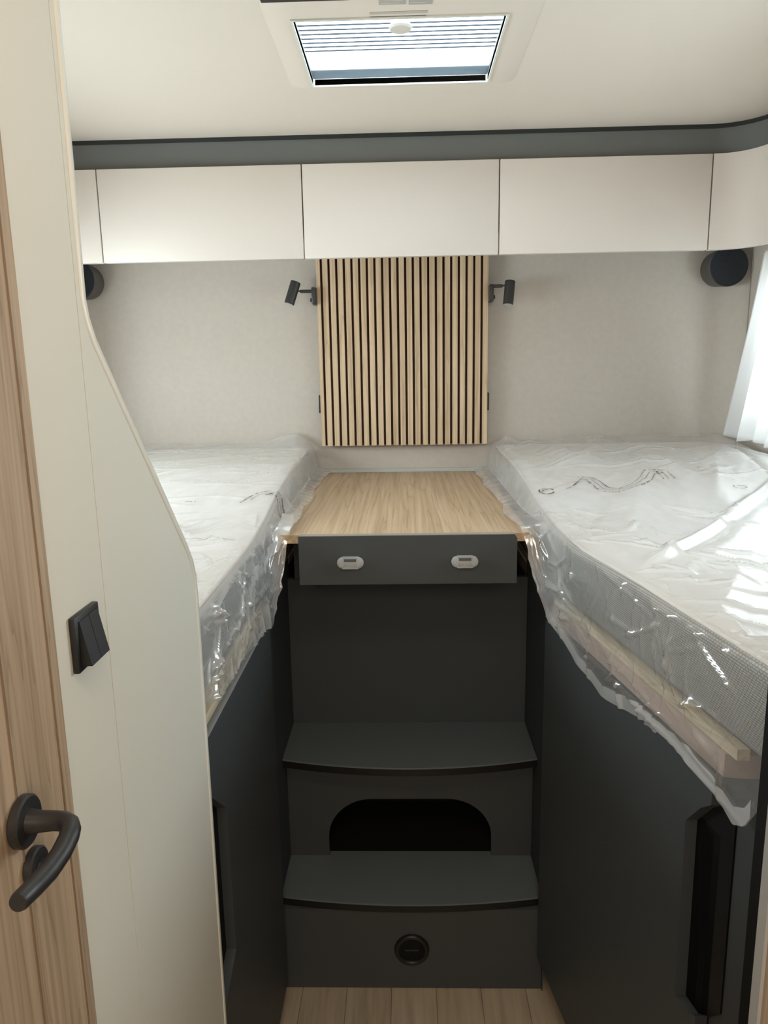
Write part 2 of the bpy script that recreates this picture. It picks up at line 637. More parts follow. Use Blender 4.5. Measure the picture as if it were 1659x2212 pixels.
# back wall with rounded corner turning into the right and left walls
def corner_wall(name, side):
    s = 1 if side == 'right' else -1
    X = XR if s > 0 else -XL
    pts = []
    R = 0.085
    for i in range(9):
        a = math.pi / 2 * i / 8
        pts.append((X - R + R * math.sin(a), YB - R + R * math.cos(a)))
    bm = bmesh.new()
    rows = [[bm.verts.new((s * x, y, z)) for x, y in pts] for z in (FZ, CZ)]
    for i in range(8):
        bm.faces.new((rows[0][i], rows[0][i + 1], rows[1][i + 1], rows[1][i]))
    o = struct(name, bm, WALLFAB)
    for p in o.data.polygons:
        p.use_smooth = True
    return o
struct('wall_back', box_bm(-1.13, 1.13, YB, YB + 0.06, FZ, CZ), WALLFAB)
corner_wall('trim_1', 'right')
corner_wall('trim_2', 'left')

WY0, WY1, WZ0, WZ1 = 1.02, 2.08, 1.24, 1.62
for s, nm, wn in ((1, 'wall_right', 'window_1'), (-1, 'wall_left', 'window_2')):
    a, b = (XR, XR + 0.06) if s > 0 else (XL - 0.06, XL)
    bm = bmesh.new()
    add_box(bm, a, b, 0.0, WY0, FZ, CZ)
    add_box(bm, a, b, WY1, YB, FZ, CZ)
    add_box(bm, a, b, WY0, WY1, FZ, WZ0)
    add_box(bm, a, b, WY0, WY1, WZ1, CZ)
    struct(nm, bm, WALLFAB)
    bm = bmesh.new()
    xa, xb = (XR - 0.012, XR + 0.065) if s > 0 else (XL - 0.065, XL + 0.012)
    add_box(bm, xa, xb, WY0 - 0.03, WY0 + 0.012, WZ0 - 0.03, WZ1 + 0.03)
    add_box(bm, xa, xb, WY1 - 0.012, WY1 + 0.03, WZ0 - 0.03, WZ1 + 0.03)
    add_box(bm, xa, xb, WY0 + 0.012, WY1 - 0.012, WZ0 - 0.03, WZ0 + 0.012)
    add_box(bm, xa, xb, WY0 + 0.012, WY1 - 0.012, WZ1 - 0.012, WZ1 + 0.03)
    w = struct(wn, bm, CABWHITE)
    p = box('pane', xa * 0.3 + xb * 0.7 - 0.002, xa * 0.3 + xb * 0.7 + 0.002, WY0 + 0.012, WY1 - 0.012, WZ0 + 0.012, WZ1 - 0.012, GLASS)
    p.parent = w
# living area behind the camera
bm = bmesh.new()
add_box(bm, XR, XR + 0.06, -2.6, 0.0, FZ, CZ)
add_box(bm, XL - 0.06, XL, -2.6, 0.0, FZ, CZ)
add_box(bm, -1.12, 1.12, -2.66, -2.6, FZ, CZ)
struct('wall_front', bm, PANELWHITE)

# left passage wall (white post beside the wooden door) -- inner face x=-0.27
PX = -0.27
struct('wall_passage_left', box_bm(-0.32, PX, 0.531, 0.626, FZ, CZ), PANELWHITE)
bm = bmesh.new()
add_box(bm, XL, -0.305, 0.53, 0.60, FZ, CZ)
struct('wall_partition_left', bm, PANELWHITE)
# wooden door leaf
door = struct('door_1', box_bm(-0.302, PX + 0.001, -0.12, 0.529, FZ + 0.01, 1.97), DOORWOOD)
bm = bmesh.new()
for yy in (0.452, 0.515):
    add_box(bm, PX + 0.0005, PX + 0.0018, yy - 0.0008, yy + 0.0008, FZ + 0.01, 1.97)
g = finish('inlay_line', bm, mat('inlay_brown', (0.20, 0.13, 0.075), 0.6))
g.parent = door
# lever handle on the door
hz, hy = 1.097, 0.452
bm = cyl_bm((PX + 0.001, hy, hz), (PX + 0.0085, hy, hz), 0.0182, seg=48, bev=0.0015)
h = smooth_angle(finish('handle_rosette', bm, HANDLEBLK)); h.parent = door
path = [(PX + 0.006, hy, hz), (PX + 0.016, hy, hz), (PX + 0.026, hy, hz + 0.0005), (PX + 0.033, hy - 0.0015, hz + 0.001),
        (PX + 0.0385, hy - 0.0050, hz + 0.001), (PX + 0.0415, hy - 0.0100, hz + 0.0005), (PX + 0.0430, hy - 0.0165, hz - 0.001),
        (PX + 0.0438, hy - 0.030, hz - 0.003), (PX + 0.0440, hy - 0.048, hz - 0.003), (PX + 0.0440, hy - 0.066, hz), (PX + 0.0438, hy - 0.081, hz + 0.003), (PX + 0.0437, hy - 0.0835, hz + 0.0035)]
rad = [0.0088, 0.0074, 0.0068, 0.0067, 0.0067, 0.0067, 0.0067, 0.0067, 0.0066, 0.0063, 0.0060, 0.0052]
h = smooth_angle(finish('lever_handle', tube_bm(path, rad, 32), HANDLEBLK), 50); h.parent = door
bm = cyl_bm((PX + 0.001, 0.460, 1.0565), (PX + 0.0075, 0.460, 1.0565), 0.0136, seg=48, bev=0.0012)
h = smooth_angle(finish('lock_rosette', bm, HANDLEBLK)); h.parent = door
bm = cyl_bm((PX + 0.007, 0.460, 1.0565), (PX + 0.012, 0.460, 1.0565), 0.0055, seg=30, bev=0.001)
h = smooth_angle(finish('lock_knob', bm, HANDLEBLK)); h.parent = door

# right passage: wooden jamb with grey edge strip
jb = struct('wall_passage_right', box_bm(0.306, 0.36, -0.12, 0.556, FZ, CZ), DOORWOOD)
e = finish('edge_strip', box_bm(0.303, 0.362, 0.556, 0.570, FZ, CZ), GREYMETAL); e.parent = jb
struct('wall_partition_right', box_bm(0.36, XR, 0.45, 0.53, FZ, CZ), PANELWHITE)
struct('trim_3', box_bm(0.381, 0.60, 0.573, 0.738, FZ, 1.55), BLACKMATTE)

struct('trim_5', box_bm(1.0475, 1.0499, 2.333, 2.336, 0.93, 1.749), mat('seam_brown', (0.30, 0.26, 0.22), 0.8))
# dark band under the ceiling behind the cabinets
def band_profile():
    p = [(-1.03, 2.07), (0.80, 2.07)]
    for i in range(1, 9):
        a = math.pi / 2 * i / 8
        p.append((0.80 + 0.125 * math.sin(a), 2.07 - 0.125 * (1 - math.cos(a))))
    p += [(0.925, 0.60)]
    return p
def strip_wall(name, path, z0, z1, thick, m, kind=True):
    """vertical band following a plan path; thickness goes towards the wall side"""
    bm = bmesh.new()
    rows = []
    n = len(path)
    for i, (x, y) in enumerate(path):
        a = Vector(path[max(0, i - 1)]); b = Vector(path[min(n - 1, i + 1)])
        d = (b - a).normalized()
        nrm = Vector((-d.y, d.x))
        q = (x + nrm.x * thick, y + nrm.y * thick)
        rows.append([bm.verts.new((x, y, z0)), bm.verts.new((x, y, z1)), bm.verts.new((q[0], q[1], z1)), bm.verts.new((q[0], q[1], z0))])
    for a, b in zip(rows, rows[1:]):
        for k in range(4):
            bm.faces.new((a[k], a[(k + 1) % 4], b[(k + 1) % 4], b[k]))
    bm.faces.new(rows[0]); bm.faces.new(rows[-1][::-1])
    return smooth_angle(finish(name, bm, m), 30)
band = struct('trim_4', strip_wall('trim_4', band_profile(), 1.926, 1.990, 0.02, TRIMGREY))
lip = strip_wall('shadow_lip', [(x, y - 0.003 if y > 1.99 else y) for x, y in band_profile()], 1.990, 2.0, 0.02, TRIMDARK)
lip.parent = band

# ------------------------------------------------------------------ roof hatch
sk = thing('roof_hatch', 'bright roof hatch with white pleated blind set in the ceiling', 'skylight', (0, 1.57, CZ))
bm = bmesh.new()
z0, z1 = CZ - 0.010, CZ
ox0, ox1, oy0, oy1 = -0.233, 0.245, 1.235, 1.745
def ring(bm, o, i, zo, zi, r_o=0.03):
    """flat ring with rounded outer corners, sloping from zo (outer) to zi (inner)"""
    def rr(x0, x1, y0, y1, r, n=5):
        pts = []
        for cx, cy, a0 in ((x1 - r, y1 - r, 0), (x0 + r, y1 - r, 90), (x0 + r, y0 + r, 180), (x1 - r, y0 + r, 270)):
            for k in range(n + 1):
                a = math.radians(a0 + 90 * k / n)
                pts.append((cx + r * math.cos(a), cy + r * math.sin(a)))
        return pts
    O = [bm.verts.new((x, y, zo)) for x, y in rr(*o, r_o)]
    O2 = [bm.verts.new((x, y, zi)) for x, y in rr(o[0] + .034, o[1] - .034, o[2] + .034, o[3] - .034, r_o * .5)]
    I = [bm.verts.new((x, y, zi)) for x, y in rr(*i, 0.004)]
    I2 = [bm.verts.new((x, y, zi + 0.012)) for x, y in rr(*i, 0.004)]
    n = len(O)
    for A, B in ((O, O2), (O2, I), (I, I2)):
        for k in range(n):
            bm.faces.new((A[k], A[(k + 1) % n], B[(k + 1) % n], B[k]))
ring(bm, (ox0, ox1, oy0, oy1), (SX0, SX1, SY0, SY1), CZ - 0.0005, CZ - 0.012)
rel(smooth_angle(finish('frame', bm, CEIL), 25), sk)
# bright inner lip
bm = bmesh.new()
zl0, zl1 = CZ - 0.015, CZ - 0.001
for b in ((SX0 - .004, SX0, SY0 - .004, SY1 + .004), (SX1, SX1 + .004, SY0 - .004, SY1 + .004), (SX0, SX1, SY1, SY1 + .004), (SX0, SX1, SY0 - .004, SY0)):
    add_box(bm, b[0], b[1], b[2], b[3], zl0, zl1)
rel(finish('inner_lip', bm, EDGEWHITE), sk)
# shaft above the ceiling and the dark gasket around the opening
bm = bmesh.new()
T = 0.012
for b in ((HX0 - T, HX0, HY0 - T, HY1 + T), (HX1, HX1 + T, HY0 - T, HY1 + T), (HX0, HX1, HY1, HY1 + T), (HX0, HX1, HY0 - T, HY0)):
    add_box(bm, b[0], b[1], b[2], b[3], CZ + 0.046, CZ + 0.12)
rel(finish('shaft', bm, CABWHITE), sk)
bm = bmesh.new()
add_box(bm, HX0, HX1, HY1 - 0.004, HY1 - .0002, CZ + 0.001, CZ + 0.046)
add_box(bm, HX0, SX0 - .006, HY0, HY1 - .004, CZ + 0.020, CZ + 0.0275)
add_box(bm, SX1 + .006, HX1, HY0, HY1 - .004, CZ + 0.020, CZ + 0.0275)
rel(finish('gasket', bm, GASKET), sk)
# pleated blind, with a strip of fly screen between it and the far edge
bm = bmesh.new()
rows = []
n = 30
yb0, yb1 = HY0 + 0.002, 1.650
for i in range(n + 1):
    y = yb0 + (yb1 - yb0) * i / n
    z = CZ + 0.031 + (0.008 if i % 2 else -0.001)
    rows.append([bm.verts.new((HX0 + .002, y, z)), bm.verts.new((HX1 - .002, y, z))])
for a, b in zip(rows, rows[1:]):
    bm.faces.new((a[0], a[1], b[1], b[0]))
rel(finish('blind', bm, BLIND), sk)
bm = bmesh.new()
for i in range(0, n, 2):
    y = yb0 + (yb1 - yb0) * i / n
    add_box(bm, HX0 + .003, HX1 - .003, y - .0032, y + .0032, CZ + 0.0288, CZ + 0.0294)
rel(finish('pleat_shade_strip', bm, translucent_mat('painted_pleat_shade', (0.22, 0.22, 0.23), 0.8)), sk)  # dark strips added below the blind to paint shade into its folds
rel(finish('fly_screen', box_bm(HX0 + .002, HX1 - .002, yb1 + .001, HY1 - .005, CZ + .0302, CZ + .031), translucent_mat('fly_screen_grey', (0.62, 0.63, 0.64), 0.8)), sk)
rel(finish('dome_pane', box_bm(HX0 - .01, HX1 + .01, HY0 - .01, HY1 + .01, CZ + 0.121, CZ + 0.126), GLASS), sk)
# latch seen through the blind
rel(smooth_angle(finish('latch', cyl_bm((0.003, 1.52, CZ + 0.018), (0.003, 1.52, CZ + 0.027), 0.022, seg=36, bev=.003), CABWHITE)), sk)
# small blind slide bar and labels on the near rim
rel(finish('slide_bar', box_bm(-0.222, -0.078, 1.270, 1.3170, CZ - 0.020, CZ - 0.012, .002), BLACK), sk)
for k, (xa, xb, ya, yb, mm) in enumerate(((-0.0325, 0.0125, 1.306, 1.351, LABELGREY), (0.0165, 0.056, 1.306, 1.353, LABELGREY))):
    lb = rel(finish('rating_label', box_bm(xa, xb, ya, yb, CZ - 0.0128, CZ - 0.0119), mm), sk)
    bm = bmesh.new()
    for j in range(5):
        yy = ya + 0.004 + j * 0.0085
        add_box(bm, xa + 0.003, xb - 0.006 - 0.006 * (j % 3), yy, yy + 0.0022, CZ - 0.0131, CZ - 0.0127)
    q = finish('label_lines', bm, LABELMARK)
    q.parent = lb
    q.matrix_parent_inverse = Matrix.Identity(4)
bm = bmesh.new()
add_box(bm, -0.049, 0.049, 1.376, 1.384, CZ - 0.0128, CZ - 0.0119)
add_box(bm, -0.049, 0.047, 1.393, 1.402, CZ - 0.0128, CZ - 0.0119)
rel(finish('embossed_marking', bm, mat('emboss_beige', (0.52, 0.46, 0.39), 0.6)), sk)

# ------------------------------------------------------------------ overhead cabinets
CZ0, CZ1 = 1.690, 1.926
FY = 2.05
def over_cab(x0, x1, label, gap=0.0016):
    t = thing('overhead_cabinet', label, 'cabinet', ((x0 + x1) / 2, FY, CZ0), 'overhead cabinets on the back wall')
    box('body', x0 + .001, x1 - .001, FY + 0.021, YB - .002, 1.750, CZ1 - .002, CABWHITE, t)
    box('door', x0 + gap, x1 - gap, FY, FY + 0.019, CZ0, CZ1 - 0.001, CABWHITE, t, bev=0.0015)
    return t
over_cab(-0.801, -0.259, 'left white overhead cabinet with flat door on the back wall')
over_cab(-0.259, 0.2565, 'middle white overhead cabinet directly above the slatted wood panel')
over_cab(0.2565, 0.803, 'right white overhead cabinet with flat door between middle and curved corner one')
t = thing('end_cabinet', 'narrow white end panel at the far left of the overhead cabinets', 'cabinet', (-0.91, FY, CZ0))
box('body', -1.03, -0.803, FY + 0.021, YB - .002, 1.750, CZ1 - .002, CABWHITE, t)
box('front_panel', -1.04, -0.8025, FY, FY + 0.019, CZ0, CZ1 - 0.001, CABWHITE, t, bev=0.0015)
# curved corner
cp = [(0.8045, FY)]
for i in range(1, 13):
    a = math.pi / 2 * i / 12
    cp.append((0.812 + 0.098 * math.sin(a), FY - 0.108 * (1 - math.cos(a))))
t = thing('corner_cabinet', 'curved white corner cabinet at the right end of the overhead row', 'cabinet', (0.88, 2.0, CZ0))
d = strip_wall('curved_door', cp, CZ0, CZ1 - .001, 0.019, CABWHITE); rel(d, t)
prism('body', [(0.806, FY + .021), (0.86, FY + .012), (0.91, 1.99), (0.932, 1.945), (XR - .002, 1.945), (XR - .002, 2.30), (0.96, YB - .006), (0.806, YB - .006)], 'z', 1.750, CZ1 - .002, CABWHITE, t)
t = thing('side_overhead_cabinet', 'white overhead cabinet along the right wall, above the curtain', 'cabinet', (0.92, 1.3, CZ0))
box('body', 0.932, XR - .001, 0.62, 1.939, 1.750, CZ1 - .002, CABWHITE, t)
box('door', 0.911, 0.930, 1.283, 1.939, CZ0, CZ1 - .001, CABWHITE, t, bev=.0015)
box('door', 0.911, 0.930, 0.62, 1.279, CZ0, CZ1 - .001, CABWHITE, t, bev=.0015)

# ------------------------------------------------------------------ slatted panel
t = thing('headboard', 'vertical slatted light oak panel with dark grooves in middle of back wall', 'headboard', (0, 2.38, 1.155))
px0, px1 = -0.2655, 0.2665
box('backing_board', px0 + .001, px1 - .001, 2.381, YB - .001, 1.157, 1.749, GROOVE, t)
n = 23
pitch = 0.02365
wgr = 0.0072
x = px0
first = 0.0165
edges = []
g0 = -0.2500
for k in range(n):
    a = px0 if k == 0 else g0 + (k - 1) * pitch + wgr / 2
    b = px1 if k == n - 1 else g0 + k * pitch - wgr / 2
    s = finish('slat', box_bm(a, b, 2.372, 2.382, 1.155, 1.749, 0.0006, 1), SLATWOOD, t)
    s.matrix_parent_inverse = Matrix.Translation(-Vector(t.location))
for s in (-1, 1):
    xx = px0 if s < 0 else px1
    box('side_hinge', min(xx, xx + s * .006), max(xx, xx + s * .006), 2.378, 2.412, 1.262, 1.318, BLACK, t, bev=.001)

# ------------------------------------------------------------------ reading lamps
def lamp(s, label, top, bot, armz, plate_z):
    xe = px0 if s < 0 else px1
    t = thing('reading_lamp', label, 'lamp', (xe + s * .01, 2.38, armz), 'reading lamps beside the slatted panel')
    xa, xb = sorted((xe, xe + s * 0.014))
    box('mounting_plate', xa, xb, 2.345, 2.405, plate_z[0], plate_z[1], METALBLACK, t, bev=.003)
    cyl('switch_knob', (xe + s * .013, 2.352, plate_z[0] + .013), (xe + s * .018, 2.352, plate_z[0] + .013), .006, BLACK, t, bev=.001, seg=20)
    top, bot = Vector(top), Vector(bot)
    mid = top.lerp(bot, 0.36)
    xj = mid.x - s * 0.020
    cyl('arm', (xe + s * .010, 2.352, armz), (xj, 2.348, armz), .0052, METALBLACK, t, bev=.001, seg=24)
    cyl('joint', (xj - s * .001, 2.348, armz), (mid.x - s * .012, 2.345, armz + .002), .0026, METALBLACK, t, seg=16)
    sh = cyl('lamp_shade', top, bot, .0155, METALBLACK, t, bev=.0014, seg=48)
    bmm = cyl_bm(bot + (bot - top).normalized() * -0.002, bot + (bot - top).normalized() * 0.0004, .0125, seg=32)
    l = finish('lens', bmm, mat('lamp_lens', (0.5, 0.5, 0.48), 0.3)); l.parent = sh
    bmm = cyl_bm(top.lerp(bot, .045), top.lerp(bot, .06), .0158, seg=48)
    l = smooth_angle(finish('shade_ring', bmm, BLACK)); l.parent = sh
lamp(-1, 'small black reading lamp left of slatted panel, its head tilted outward', (-0.3255, 2.345, 1.664), (-0.3475, 2.335, 1.598), 1.636, (1.597, 1.648))
lamp(1, 'small black reading lamp right of slatted panel, its head nearly upright', (0.3295, 2.345, 1.654), (0.3225, 2.335, 1.584), 1.640, (1.595, 1.646))

# ------------------------------------------------------------------ speakers
def speaker(s, label):
    xc = 0.975 * s if s > 0 else -0.995
    t = thing('speaker', label, 'speaker', (xc, 2.37, 1.681), 'round speakers under the overhead cabinets')
    f = Vector((xc, 2.325, 1.681)); b = Vector((xc - 0.004 * s, 2.400, 1.681))
    cyl('housing', b, f, .052, SPKBODY, t, r1=.0585, bev=.002, seg=64)
    cyl('grille', f + Vector((0, .001, 0)), f + Vector((0, -.004, 0)), .0575, SPKGRILLE, t, bev=.003, seg=64)
    xm = xc - s * .0545
    box('white_mark', xm - .0012, xm + .0012, 2.338, 2.352, 1.680, 1.682, EDGEWHITE, t)
speaker(1, 'round black speaker under the overhead cabinets in the right corner')
speaker(-1, 'round black speaker in the left corner, half hidden by the white partition')

# ------------------------------------------------------------------ curtain
def curtain():
    bm = bmesh.new()
    NU, NV = 150, 40
    rows = []
    for j in range(NV + 1):
        v = j / NV
        z = 1.685 - v * 0.500
        row = []
        for i in range(NU + 1):
            u = i / NU
            yt = 2.085 - u * 0.62
            yb = 2.232 - u * 0.80
            y = yt + (yb - yt) * (v ** 1.15)
            ph = u * 62 + 0.8 * math.sin(u * 17)
            amp = 0.010 + 0.008 * v
            x = 0.965 + amp * math.sin(ph) + 0.003 * math.sin(ph * 2.3 + 1) - 0.012 * v
            zz = z + (0.006 * math.sin(ph * .5) if j == NV else 0)
            row.append(bm.verts.new((x, y + 0.004 * math.cos(ph), zz)))
        rows.append(row)
    for a, b in zip(rows, rows[1:]):
        for i in range(NU):
            bm.faces.new((a[i], a[i + 1], b[i + 1], b[i]))
    o = finish('curtain', bm, CURTAIN, smooth=True)
    so = o.modifiers.new('thickness', 'SOLIDIFY')
    so.thickness = 0.0012
    return tag(o, 'pleated white curtain hanging over the right side window', 'curtain')
curtain()

# ------------------------------------------------------------------ counter between the beds
t = thing('bedside_counter', 'light oak counter between the two beds below the slatted panel', 'counter', (0, 1.95, 1.05))
box('counter_top', -0.268, 0.2575, 1.486, YB - .002, 1.045, 1.063, COUNTERWOOD, t)
box('front_body', -0.280, 0.276, 1.789, 2.38, 0.881, 1.044, CHARBACK, t)
box('back_ledge', -0.262, 0.256, 2.408, YB - .001, 1.0635, 1.075, mat('ledge_grey', (0.50, 0.50, 0.47), .6), t)
t = thing('pull_out_front', 'charcoal pull-out board with two grey clips under the oak counter edge', 'drawer front', (0, 1.475, 0.96))
prism('board', [(-0.2195, .9605), (0.2285, .9605), (0.2285, 1.056), (0.2235, 1.0635), (-0.2195, 1.0635)], 'y', 1.468, 1.4845, CHAR, t)
box('top_edging', -0.2195, 0.2235, 1.4682, 1.4850, 1.0636, 1.0648, mat('edging_taupe', (0.33, 0.29, 0.26), .5), t)
for xc in (-0.113, 0.1215):
    pts = []
    for c, a0 in ((0.0155, -90), (-0.0155, 90)):
        for k in range(13):
            a = math.radians(a0 + 180 * k / 12)
            pts.append((xc + c + 0.0120 * math.cos(a), 1.009 + 0.0120 * math.sin(a)))
    c = prism('clip', pts, 'y', 1.455, 1.4679, CLIPGREY, t, bev=.004)
    k = finish('latch_insert', box_bm(xc - .0125, xc + .0125, 1.4542, 1.4552, 1.0125, 1.0185), CLIPDARK); k.parent = c
    k.matrix_parent_inverse = Matrix.Identity(4)
    for sx in (-0.017, 0.017):
        k = smooth_angle(finish('screw', cyl_bm((xc + sx, 1.4535, 1.006), (xc + sx, 1.4556, 1.006), .0042, seg=20), CLIPGREY)); k.parent = c

# ------------------------------------------------------------------ steps
def bowed(x0, x1, ye, yc, yback, z0, z1):
    pts = []
    n = 24
    for i in range(n + 1):
        u = i / n
        x = x0 + (x1 - x0) * u
        pts.append((x, yc + (ye - yc) * (2 * u - 1) ** 2))
    pts += [(x1, yback), (x0, yback)]
    return pts
t = thing('bed_steps', 'charcoal two-step entry block with bowed treads between the beds', 'steps', (0, 1.6, FZ))
SXL, SXR = -0.2985, 0.3055
LZ, UZ = 0.195, 0.490
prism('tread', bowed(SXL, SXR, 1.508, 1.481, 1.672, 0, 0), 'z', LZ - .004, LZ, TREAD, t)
prism('tread_shadow_edge', bowed(SXL, SXR, 1.509, 1.4825, 1.70, 0, 0), 'z', LZ - .022, LZ - .0042, BLACK, t)  # tread thickness coloured black to stand in for shadow on its front
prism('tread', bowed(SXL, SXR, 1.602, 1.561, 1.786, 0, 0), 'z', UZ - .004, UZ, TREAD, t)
prism('tread_shadow_edge', bowed(SXL, SXR, 1.603, 1.5625, 1.786, 0, 0), 'z', UZ - .022, UZ - .0042, BLACK, t)  # upper tread front, shadow painted black likewise
box('lower_riser', SXL, SXR, 1.494, 1.512, FZ + .001, LZ - .0225, CHAR, t)
box('niche_floor', SXL, SXR, 1.673, 1.90, LZ - .022, LZ - .004, BLACKMATTE, t)  # black colour stands in for the shade inside the niche
# upper riser with arched opening
def arch_riser():
    bm = bmesh.new()
    y0, y1 = 1.655, 1.672
    zb, zt = LZ + .0005, UZ - .0225
    ox0, ox1, otop = -0.200, 0.206, 0.352
    op = []
    R = 0.105
    op.append((ox0, zb))
    for k in range(13):
        a = math.pi - math.pi / 2 * k / 12
        op.append((ox0 + R * 1.05 + R * 1.05 * math.cos(a), otop - R + R * math.sin(a)))
    for k in range(13):
        a = math.pi / 2 - math.pi / 2 * k / 12
        op.append((ox1 - R * 1.05 + R * 1.05 * math.cos(a), otop - R + R * math.sin(a)))
    op.append((ox1, zb))
    outer = []
    for (x, z) in op:
        outer.append((x, z))
    # faces: strips from opening outline up to the top edge / out to the sides
    def V(x, z, y):
        return bm.verts.new((x, y, z))
    for y, fl in ((y0, 0), (y1, 1)):
        I = [V(x, z, y) for x, z in op]
        Tp = [V(x, zt, y) for x, z in op]
        for i in range(len(op) - 1):
            if abs(op[i][0] - op[i + 1][0]) < 1e-6:
                continue
            bm.faces.new((I[i], I[i + 1], Tp[i + 1], Tp[i]))
        a = [V(SXL, zb, y), V(SXL, zt, y)]
        bm.faces.new((a[0], I[0], Tp[0], a[1]))
        b = [V(SXR, zb, y), V(SXR, zt, y)]
        bm.faces.new((I[-1], b[0], b[1], Tp[-1]))
        if fl == 0:
            I0 = I
        else:
            for i in range(len(op) - 1):
                bm.faces.new((I0[i], I0[i + 1], I[i + 1], I[i]))
    bmesh.ops.remove_doubles(bm, verts=bm.verts, dist=1e-5)
    return bm
rel(finish('upper_riser', arch_riser(), CHAR), t)
box('niche_back', SXL, SXR, 1.90, 1.91, LZ - .03, UZ - .03, BLACKMATTE, t)  # niche shade put into the black colour here too
box('back_panel', SXL, SXR, 1.787, 1.803, UZ - .03, 0.880, CHARBACK, t)
# round outlet in lower riser
cx, cz, oy = 0.004, 0.066, 1.4925
so = rel(smooth_angle(finish('floor_outlet', tube_bm([(cx + .0345 * math.cos(2 * math.pi * k / 40), oy, cz + .0345 * math.sin(2 * math.pi * k / 40)) for k in range(41)], .0065, 12), BLACK)), t)
k = smooth_angle(finish('outlet_flap', cyl_bm((cx, oy - .0015, cz), (cx, oy + .006, cz), .0315, seg=40, bev=.001), BLACKMATTE)); k.parent = so
k.matrix_parent_inverse = Matrix.Identity(4)
k = finish('outlet_slot', box_bm(cx - .016, cx + .016, oy - .0028, oy - .0012, cz - .002, cz + .002, .0007), HANDLEBLK); k.parent = so

# ------------------------------------------------------------------ under-bed cabinets
def rot_plane(x_at, y_at, slope):
    """frame along a wall plane: returns f(y, off) -> x"""
    return lambda y, off=0.0: x_at + (y_at - y) * slope + off
# left
t = thing('under_bed_cabinet', 'charcoal cabinet under the left bed with notched door handle', 'cabinet', (-0.6, 1.4, FZ), 'cabinets under the beds')
box('body', -0.99, -0.305, 0.66, 2.40, FZ + .001, 0.884, CHAR, t)
box('side_panel', -0.3018, -0.2990, 1.4635, 1.81, FZ + .001, 0.93, CHARBACK, t)
def notch_door(fx, y_far, y_near, z0, z1, hy0, hy1, hz0, hz1, ch, thick, s, t, custom=None):
    """door slab in a (nearly) vertical plane; fx(y) gives the front-face x; notch at the near edge"""
    pts = [(y_far, z0), (y_far, z1), (y_near, z1), (y_near, hz1), (hy1 - ch if False else hy1, hz1), (hy1 + 0, hz1)]
    pts = [(y_far, z0), (y_far, z1), (y_near, z1), (y_near, hz1), (hy1 - ch, hz1), (hy1, hz1 - ch * 1.05),
           (hy1, hz0 + ch * .8), (hy1 - ch, hz0), (y_near, hz0), (y_near, z0)]
    if custom:
        pts = [(y_far, z0), (y_far, z1), (y_near, z1)] + custom + [(y_near, z0)]
    bm = bmesh.new()
    A = [bm.verts.new((fx(y), y, z)) for y, z in pts]
    B = [bm.verts.new((fx(y) + s * thick, y, z)) for y, z in pts]
    bm.faces.new(A)
    bm.faces.new(B[::-1])
    for i in range(len(pts)):
        j = (i + 1) % len(pts)
        bm.faces.new((A[i], A[j], B[j], B[i]))
    d = finish('door', bm, CHAR)
    rel(d, t)
    # recessed black grip behind the notch
    bm = bmesh.new()
    off = s * (thick + 0.0005)
    g = [(hy1 + .01, hz0 - .01), (hy1 + .01, hz1 + .01), (y_near + .0015, hz1 + .01), (y_near + .0015, hz0 - .01)]
    A = [bm.verts.new((fx(y) + off, y, z)) for y, z in g]
    B = [bm.verts.new((fx(y) + off + s * .004, y, z)) for y, z in g]
    bm.faces.new(A); bm.faces.new(B[::-1])
    for i in range(4):
        j = (i + 1) % 4
        bm.faces.new((A[i], A[j], B[j], B[i]))
    h = finish('handle', bm, BLACKMATTE)
    h.parent = d
    h.matrix_parent_inverse = Matrix.Identity(4)
    return d
fxl = lambda y: -0.2855
d = notch_door(fxl, 1.462, 0.93, FZ + .045, 0.885, 0.93, 1.042, 0.425, 0.772, 0.036, 0.016, -1, t, [(0.93, 0.80), (0.966, 0.79), (1.040, 0.726), (1.042, 0.469), (0.99, 0.447), (0.93, 0.43)])
te = finish('top_edge', box_bm(-0.3010, -0.2856, 0.93, 1.4618, 0.8852, 0.8860), CHAREDGE); te.parent = d
# right (angled)
t = thing('under_bed_cabinet', 'charcoal angled cabinet under the right bed with long black recessed grip', 'cabinet', (0.6, 1.4, FZ), 'cabinets under the beds')
plane = lambda y: 0.2935 + (1.487 - y) * 0.153
pts = [(0.308, 2.40), (0.308, 1.50), (plane(1.487) + .019, 1.487), (plane(0.745) + .019, 0.745), (XR - .003, 0.745), (XR - .003, 2.32), (0.96, 2.40)]
prism('body', pts, 'z', FZ + .075, 0.872, CHAR, t)
pts2 = [(0.33, 2.40), (0.33, 1.51), (plane(1.487) + .05, 1.487), (plane(0.75) + .05, 0.755), (XR - .01, 0.755), (XR - .01, 2.32)]
prism('plinth', pts2, 'z', FZ + .001, FZ + .074, CHARBACK, t)
box('side_panel', 0.3065, 0.3088, 1.488, 1.81, FZ + .001, 0.923, CHARBACK, t)
d = notch_door(plane, 1.487, 0.866, 0.055, 0.872, 0.866, 0.921, 0.500, 0.785, 0.03, 0.016, 1, t, [(0.866, 0.842), (0.888, 0.824), (0.921, 0.784), (0.919, 0.505), (0.885, 0.508), (0.866, 0.524)])
# angular black grip bar reaching over the door edge
gp = [(0.925, 0.49), (0.925, 0.79), (0.888, 0.828), (0.840, 0.856), (0.840, 0.553), (0.885, 0.500)]
bm = bmesh.new()
A = [bm.verts.new((plane(y) + .0165, y, z)) for y, z in gp]
B = [bm.verts.new((plane(y) + .0185, y, z)) for y, z in gp]
bm.faces.new(A); bm.faces.new(B[::-1])
for i in range(4):
    j = (i + 1) % 4
    bm.faces.new((A[i], A[j], B[j], B[i]))
h = finish('grip_bar', bm, BLACK); h.parent = d

